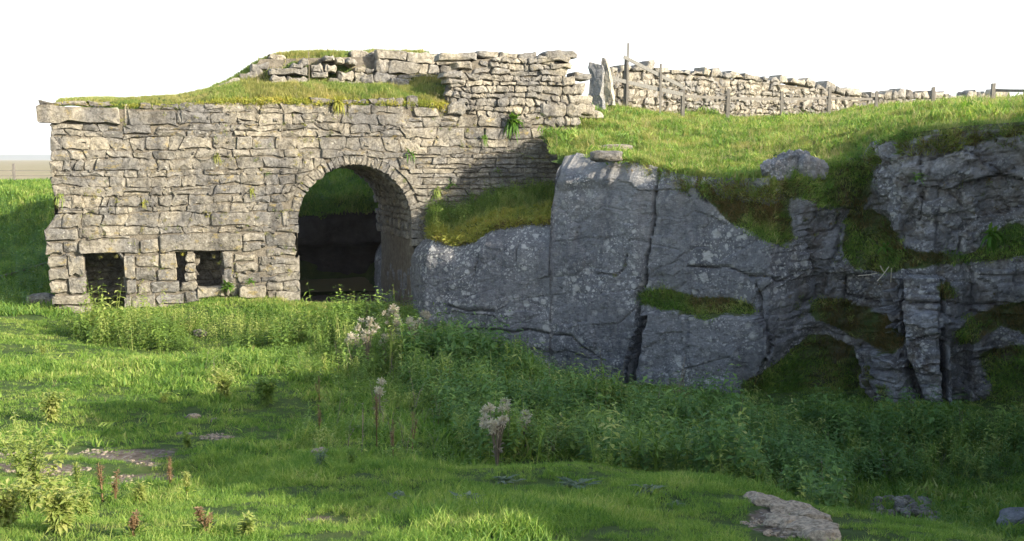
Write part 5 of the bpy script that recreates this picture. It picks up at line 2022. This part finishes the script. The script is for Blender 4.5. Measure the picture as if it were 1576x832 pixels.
scatter("ledge_fringe", np.stack([ex, ey, ez + .03], -1)[rg_.integers(0, len(ex), 420)] + rg_.normal(0, .05, (420, 3)), C_MOSS, 1.1, parent=ledge, seed=28, tilt=.9)

# ------------------------------------------------------------------ single plants one can point at
def stem_mesh(name, pts, r0, r1, mat):
    V, F = [], []
    n = len(pts)
    for i, p in enumerate(pts):
        r = r0 + (r1 - r0) * i / max(1, n - 1)
        for j in range(4):
            a_ = j * math.pi / 2
            V.append((p[0] + r * math.cos(a_), p[1] + r * math.sin(a_), p[2]))
    for i in range(n - 1):
        for j in range(4):
            F.append((i * 4 + j, i * 4 + (j + 1) % 4, i * 4 + 4 + (j + 1) % 4, i * 4 + 4 + j))
    F.append(tuple((n - 1) * 4 + j for j in range(4)))
    return mesh_from(name, V, F, mat)


def fluff_mesh(r_, seed):
    """silky seed head: many fine hairs on a small core"""
    rg_ = np.random.default_rng(seed)
    V, F = [], []
    for i in range(80):
        d = rg_.normal(0, 1, 3); d /= np.linalg.norm(d)
        d[2] = d[2] * .8 + .15
        sd = np.cross(d, rg_.normal(0, 1, 3)); sd /= np.linalg.norm(sd)
        l_ = r_ * rg_.uniform(.4, 1.3)
        k_ = len(V)
        V += [tuple(d * r_ * .2 - sd * r_ * .05), tuple(d * r_ * .2 + sd * r_ * .05), tuple(d * l_ + sd * r_ * .10), tuple(d * l_ - sd * r_ * .10)]
        F.append((k_, k_ + 1, k_ + 2, k_ + 3))
    return mesh_from("seed_head", V, F, M_FLUFF)


FL = [fluff_mesh(.045, 500 + i) for i in range(4)]
rgp = np.random.default_rng(99)


def leaves_mesh(name, h, n, ll, lw, mat, rg_, spread=.05, up_=.4, z0=.0):
    V, F = [], []
    for i in range(n):
        z = z0 + h * rg_.random()
        aa = rg_.uniform(0, 6.28); el = rg_.normal(up_, .3)
        q = rg_.uniform(0, spread)
        leaf(V, F, (q * math.cos(aa), q * math.sin(aa), z), (math.cos(aa) * math.cos(el), math.sin(aa) * math.cos(el), math.sin(el)), (0, 0, 1), ll * rg_.uniform(.6, 1.3), lw * rg_.uniform(.7, 1.3), rg_.uniform(.2, 1))
    return mesh_from(name, V, F, mat)


def thistle(u, v, h, heads, label, spread=.18, y0=11, y1=32, sc=1.7):
    p = ground_hit(u, v, Hg, y0, y1)
    t = thing("dried_thistle", p, label, "thistle", "dried thistles gone to seed on the slope", rgp.uniform(0, 6))
    for i in range(heads):
        a_ = rgp.uniform(0, 6.28); q = spread * rgp.random() ** .6
        hh_ = h * rgp.uniform(.6, 1.0)
        x, y = q * math.cos(a_), q * math.sin(a_)
        link("stem", stem_mesh("stem", [(0, 0, -.03), (x * .25, y * .25, hh_ * .4), (x * .6, y * .6, hh_ * .75), (x, y, hh_)], .009, .005, M_DEAD), t)
        for kx in range(2):
            o = link("seed_head", random.choice(FL), t, (x + rgp.normal(0, .025), y + rgp.normal(0, .025), hh_ - kx * .07 * rgp.random()))
            s_ = rgp.uniform(.5, 1.1) * sc
            o.scale = (s_, s_, s_)
            o.rotation_euler = tuple(rgp.uniform(0, 1, 3))
    link("foliage", leaves_mesh("foliage", h * .65, 26, .12, .035, M_DEAD, rgp), t)
    return t


thistle(765, 722, .80, 12, "large dried thistle with the biggest cluster of white down, behind the near knoll", .13, y0=12.5)
thistle(782, 680, .62, 3, "tall dried thistle rising just behind the largest thistle cluster", .05, y0=12.5)
thistle(808, 690, .5, 4, "small dried thistle with white heads right of the largest thistle cluster", .10, y0=12.5)
thistle(787, 620, .30, 2, "lone short dried thistle higher up the slope above the large cluster", .06)
thistle(606, 540, .95, 11, "dried thistle with pale heads against the foot of the arch, tallest of the upper clump", .2)
thistle(632, 560, .95, 12, "broad creamy dried thistle at the front of the upper clump", .3)
thistle(566, 562, .9, 8, "dried thistle at the left end of the upper clump", .2)
thistle(594, 560, .6, 6, "low dried thistle between the left and front ones of the upper clump", .25)
thistle(655, 520, .6, 5, "dried thistle close against the cliff corner behind the upper clump", .18)
thistle(686, 518, .7, 3, "slim pinkish dried thistle right of the upper clump by the cliff", .08)
thistle(545, 553, .5, 4, "small dried thistle at the edge of the lit lawn, left of the upper clump", .12)
thistle(585, 640, .6, 3, "sparse dried thistle among weeds in the middle of the slope", .05)


def stalk(u, v, h, label, n=4, y0=5, y1=30, mat=M_DOCK, spread=.1, name="dock_plant"):
    p = ground_hit(u, v, Hg, y0, y1)
    t = thing(name, p, label, "dock", "brown dock stalks", rgp.uniform(0, 6))
    for i in range(n):
        a_ = rgp.uniform(0, 6.28); q = spread * rgp.random()
        hh_ = h * rgp.uniform(.65, 1.0)
        x, y = q * math.cos(a_), q * math.sin(a_)
        link("stem", stem_mesh("stem", [(0, 0, -.03), (x * .4, y * .4, hh_ * .5), (x, y, hh_)], .007, .003, mat), t)
        V, F = [], []
        for k_ in range(70):
            tt2 = rgp.uniform(.45, 1.0)
            aa = rgp.uniform(0, 6.28); el = rgp.uniform(-.2, 1.0)
            rr3 = rgp.uniform(0, .012)
            leaf(V, F, (x * tt2 + rr3 * math.cos(aa), y * tt2 + rr3 * math.sin(aa), hh_ * tt2), (math.cos(aa) * math.cos(el), math.sin(aa) * math.cos(el), math.sin(el)), (0, 0, 1), rgp.uniform(.015, .04), .014, .4)
        link("seed_spike", mesh_from("seed_spike", V, F, mat), t)
    link("foliage", leaves_mesh("foliage", h * .3, 14, .14, .035, M_NET, rgp, .02, .6), t)
    return t


stalk(158, 772, .34, "reddish dock stalk beside the bare path, left of two near each other", 2, 6, 12, spread=.05)
stalk(178, 775, .26, "short rusty dock stalk beside the bare path, right of two near each other", 2, 6, 12, spread=.04)
stalk(118, 772, .34, "slender greenish dock stalk left of the rusty pair by the path", 3, 6, 12, M_PALE, .07)
stalk(262, 758, .36, "brown dock stalk with dark seed head in front of the path's right end", 3, 6, 12, spread=.05)
stalk(288, 768, .30, "pale dock stalk tipped with a white head, right of the brown one near the path", 3, 6, 12, M_PALE, .06)
stalk(492, 618, .45, "single rusty dock stalk on the shaded middle slope", 2, 11, 25)
stalk(492, 672, .45, "brown dock stalk below the single rusty one on the middle slope", 3, 11, 25)
stalk(580, 690, .95, "tallest reddish dock stalk at the centre of the slope", 4, 11, 25, spread=.12)
stalk(634, 695, .6, "thin brown dock stalk right of the tallest one", 2, 11, 25)
stalk(605, 705, .5, "low brown dock stalk between the tallest and the thin one", 3, 11, 25)
stalk(318, 822, .16, "short brown dock stalk low in the foreground grass", 3, 5, 9, spread=.05)
stalk(205, 830, .16, "rusty dock stalk at the bottom edge of the picture", 3, 5, 9, spread=.04)


def bush(u, v, h, label, cat="weed", mat=M_PALE, n=9, y0=5, y1=30, ll=.07, lw=.018, br=6, name="bushy_weed", group="pale bushy weeds on the lawn"):
    p = ground_hit(u, v, Hg, y0, y1)
    t = thing(name, p, label, cat, group, rgp.uniform(0, 6))
    for i in range(n):
        az = rgp.uniform(0, 6.28); le = rgp.uniform(.1, .5) * h
        hh_ = h * rgp.uniform(.6, 1.0)
        exx, eyy = math.cos(az) * le, math.sin(az) * le
        link("stem", stem_mesh("stem", [(0, 0, -.02), (exx * .3, eyy * .3, hh_ * .55), (exx, eyy, hh_)], .005, .002, mat), t)
        V, F = [], []
        for k_ in range(br * 7):
            tt2 = rgp.uniform(.15, 1.0)
            x, y, z = exx * tt2 ** 1.6, eyy * tt2 ** 1.6, hh_ * tt2
            aa = rgp.uniform(0, 6.28); el = rgp.uniform(-.3, .9)
            leaf(V, F, (x, y, z), (math.cos(aa) * math.cos(el), math.sin(aa) * math.cos(el), math.sin(el)), (0, 0, 1), ll * rgp.uniform(.5, 1.2) * (1.25 - .6 * tt2), lw * rgp.uniform(.8, 1.4), .5)
        link("leaves", mesh_from("leaves", V, F, mat), t)
    return t


bush(50, 792, .72, "tallest pale yellow green bushy weed in the bottom left corner", n=18, y0=5, y1=10, lw=.028, ll=.085, br=8)
bush(12, 815, .40, "bushy pale weed cut by the left picture edge in the foreground", n=14, y0=5, y1=10, lw=.028, ll=.085, br=7)
bush(95, 822, .36, "dense low bushy weed right of the tallest corner one", n=15, y0=5, y1=10, lw=.03, ll=.085, br=7)
bush(130, 800, .26, "small pale leafy weed between the corner bush and the dock stalks", n=7, y0=5, y1=10)
bush(215, 775, .20, "pale narrow leaved weed right of the rusty dock pair", n=7, y0=6, y1=12)
bush(380, 828, .14, "small feathery weed low in the foreground, right of the dock stalks", n=6, y0=5, y1=9)
bush(80, 650, .50, "spreading pale weed alone on the sunny left lawn", n=20, y0=10, y1=25, lw=.034, ll=.10)
bush(345, 615, .55, "pale yellow bushy weed at the edge of the shaded middle slope", n=22, y0=12, y1=25, lw=.036, ll=.10)
bush(252, 620, .22, "tiny pale weed on the lawn left of the yellow bushy one", n=6, y0=12, y1=25)
bush(66, 545, .35, "faint pale weed on the lawn below the wall's left corner", n=7, y0=15, y1=28)
bush(475, 533, .85, "tall yellow spire of weed in front of the arch's left foot", n=4, y0=18, y1=28, ll=.10, lw=.03)
bush(410, 625, .45, "dull green bushy weed on the shaded middle slope", mat=M_NET, n=24, y0=12, y1=25, lw=.045, ll=.12)
bush(495, 725, .22, "grey green bushy weed at the near edge of the middle slope", mat=M_ROS, n=6, y0=8, y1=14, lw=.014, br=4)
bush(540, 718, .24, "dark feathery weed beside the grey green one", mat=M_NET, n=6, y0=8, y1=14, lw=.012, br=4)
bush(290, 690, .22, "dark leafy clump just below the flat pale stone", mat=M_NET, n=8, y0=9, y1=16, lw=.025, br=4)


def rosette(u, v, r_, label, y0=5, y1=14, n=26):
    p = ground_hit(u, v, Hg, y0, y1)
    t = thing("thistle_rosette", p, label, "thistle", "grey green thistle rosettes on the near knoll")
    for k_ in range(3):
        V, F = [], []
        for i in range(n // 3):
            aa = rgp.uniform(0, 6.28); el = rgp.uniform(.05, .7)
            d = (math.cos(aa) * math.cos(el), math.sin(aa) * math.cos(el), math.sin(el))
            leaf(V, F, (rgp.normal(0, r_ * .25), rgp.normal(0, r_ * .25), .03), d, (0, 0, 1), r_ * rgp.uniform(.5, 1.1), r_ * .28, rgp.uniform(.2, .9))
        link("leaf_whorl", mesh_from("leaf_whorl", V, F, M_ROS), t)
    return t


rosette(722, 775, .17, "grey green thistle rosette left of the middle of the near knoll")
rosette(775, 745, .16, "thistle rosette near the crest of the knoll below the white thistle")
rosette(890, 752, .20, "wide thistle rosette on the crest of the near knoll")
rosette(1000, 758, .17, "thistle rosette nearest the right end of the knoll")
rosette(745, 790, .12, "brownish low rosette in front of the middle rosette on the knoll")
rosette(610, 770, .11, "small low rosette left of the others on the knoll")
rosette(1040, 782, .10, "small dark rosette on the knoll slope by the rock outcrop")


def clump(u, v, d, h, n, label, mat=M_FERN, hang=0, name="wall_plant", cat="plant", ll=None, pos=None, group="plants rooted in the masonry"):
    if pos is None:
        s_, z_ = wall_sz(u, v, d)
        pos = wall_p(float(s_), float(z_), d)
    t = thing(name, pos, label, cat, group)
    ll = ll or h
    for k_, m_ in enumerate(range(2 if n > 12 else 1)):
        V, F = [], []
        for i in range(n // (2 if n > 12 else 1)):
            aa = rgp.uniform(0, 6.28); el = rgp.uniform(-.3, 1.3)
            dd_ = np.array((math.cos(aa) * math.cos(el), math.sin(aa) * math.cos(el), math.sin(el)))
            dd_ = dd_ + WN * .5
            leaf(V, F, rgp.normal(0, .03, 3), dd_, (0, 0, 1), ll * rgp.uniform(.5, 1.1), ll * .22, rgp.uniform(.3, 1.6))
        for i in range(hang):
            dd_ = np.array([rgp.normal(0, .25), rgp.normal(0, .1), -1.0]) + WN * .1
            leaf(V, F, rgp.normal(0, .05, 3), dd_, WN, ll * rgp.uniform(.7, 1.5), ll * .12, .1)
        link("fronds", mesh_from("fronds", V, F, mat), t)
    return t


clump(790, 184, .12, .42, 60, "largest leafy green plant growing from the wall beneath the rubble gable", hang=14)
clump(745, 210, .1, .20, 22, "small bright plant in the wall left below the largest one", hang=4)
clump(632, 236, .1, .26, 26, "green plant in the wall above the right shoulder of the arch", hang=3)
clump(672, 292, .1, .24, 24, "trailing pale plant in the wall above the mossy ledge, left one", hang=10, mat=M_PALE)
clump(695, 284, .1, .22, 20, "dark green tuft in the shaded wall above the mossy ledge, right one")
clump(412, 268, .08, .16, 16, "yellow green tuft in the sunny wall left of the arch crown")
clump(388, 292, .08, .16, 16, "ochre tuft in the sunny wall low left of the arch crown", mat=M_MOSS, hang=6)
clump(222, 310, .08, .15, 14, "ochre tuft in the middle of the left part of the wall", mat=M_MOSS, hang=4)
clump(92, 300, .08, .22, 16, "pale tuft on the wall's left corner", mat=M_PALE, hang=5)
clump(335, 238, .08, .18, 16, "straw tuft hanging below a joint between top courses", mat=M_DRYG, hang=8)
clump(520, 155, .1, .3, 30, "rusty orange tuft hanging over the top edge of the wall", mat=M_MOSS, hang=16)
clump(765, 262, .08, .2, 18, "dark green plant in the thin shaded courses", mat=M_NET)
clump(350, 440, .25, .30, 60, "bright green leafy clump under the smaller low opening", hang=0)
clump(385, 432, .3, .22, 40, "bright green leafy clump beside the projecting base stone")
pf = pt(1525, 360, 23.6)
clump(0, 0, 0, .42, 40, "large green fern on the shaded cliff near the right edge", pos=pf, name="fern", cat="fern", group="ferns on the cliff", hang=4)
clump(0, 0, 0, .28, 20, "small bright fern low on the bushy ledge of the cliff", pos=pt(1360, 380, 24.9), name="fern", cat="fern", group="ferns on the cliff")
clump(0, 0, 0, .25, 20, "small fern in a crack high on the right cliff face", pos=pt(1412, 272, 23.9), name="fern", cat="fern", group="ferns on the cliff")
tw = thing("dead_branches", pt(1352, 425, 24.3), "bare pale dead twigs sticking out of the cliff ledge", "branch")
for q in ([(1368, 410), (1350, 432)], [(1350, 420), (1320, 424)], [(1372, 412), (1371, 434)], [(1355, 409), (1362, 420)]):
    a_, b_ = pt(*q[0], 24.0), pt(*q[1], 24.1)
    beam("twig", a_, b_, .018, .018, tw, M_FLUFF)

print("objects", len(bpy.data.objects))

# wisps rooted in the joints of the wall
rg_ = np.random.default_rng(55)
PJ = []
while len(PJ) < 230:
    u, v = rg_.uniform(80, 850), rg_.uniform(165, 440)
    s_, z_ = map(float, wall_sz(u, v))
    if door_sd(s_, z_) < .1 or (u > 640 and v > 310) or vnoise(s_ * .9, z_ * .9, 0, 71) < -.1: continue
    PJ.append(wall_p(s_, z_, .04))
PJ = np.array(PJ)
rot = np.stack([rg_.normal(1.0, .35, len(PJ)), rg_.normal(0, .3, len(PJ)), rg_.normal(WA, .4, len(PJ))], -1)
scatter("joint_wisps", PJ[:90], C_DRYG, .45, parent=kiln, rot=rot[:90], seed=41)
scatter("joint_wisps", PJ[90:150], C_MOSS, .55, parent=kiln, rot=rot[90:150], seed=42)
scatter("joint_wisps", PJ[150:], C_BANK, .42, parent=kiln, rot=rot[150:], seed=43)
# tufts in the cracks of the face
k_ = np.argwhere((CL['U'] > 860) & (CL['U'] < 1580) & (CL['V'] > 260) & (CL['V'] < 600) & ((np.abs(cr) > .55) | ((rough > .6) & (fbm(sarc * .8, BZ * .8, 0, 3, 93) > .22))))
k_ = k_[rg_.random(len(k_)) < .02]
x, y, z = CL['X'][k_[:, 0], k_[:, 1]], CL['Y'][k_[:, 0], k_[:, 1]], CL['Z'][k_[:, 0], k_[:, 1]]
rot = np.stack([rg_.normal(.9, .3, len(x)), rg_.normal(0, .3, len(x)), rg_.normal(-.4, .4, len(x))], -1)
scatter("crack_tufts", np.stack([x, y, z], -1), C_BRN, .55, rot=rot, seed=44)
scatter("crack_tufts", np.stack([x, y, z], -1)[::3], C_LAWNF, .8, rot=rot[::3], seed=45)

# grit and pebbles on the worn path
x, y = cand(60000, -7, 5, 5.5, 16, 91)
z = Hg(x, y)
k_ = (dirt_at(x, y, z) > .45) & inside_q(x, y) & (vnoise(x * 3, y * 3, 0, 5) > .0)
C_PEB = proto_col("pebbles", [rock_mesh("pebble", (.028, .022, .014), M_EARTHROCK, 200 + i, 1, .3) for i in range(4)])
scatter("path_pebbles", np.stack([x, y, z], -1)[k_][:1500], C_PEB, np.random.default_rng(3).uniform(.3, 1.8, min(1500, int(k_.sum()))), seed=46, tilt=.3)

# ------------------------------------------------------------------ the air
hz = bpy.data.materials.new("haze_air"); hz.use_nodes = True
ht = hz.node_tree; ht.nodes.clear()
ho = ht.nodes.new('ShaderNodeOutputMaterial'); hp = ht.nodes.new('ShaderNodeVolumePrincipled')
hp.inputs['Color'].default_value = (.93, .96, 1.0, 1)
hp.inputs['Density'].default_value = 1.6e-4
ht.links.new(hp.outputs[0], ho.inputs['Volume'])
V = [(x, y, z) for z in (-5, 42) for x, y in ((-7200, -7200), (7200, -7200), (7200, 7200), (-7200, 7200))]
me = mesh_from("haze", V, [(3, 2, 1, 0), (4, 5, 6, 7), (0, 1, 5, 4), (1, 2, 6, 5), (2, 3, 7, 6), (3, 0, 4, 7)], hz)
tag(link("haze", me), kind='stuff')
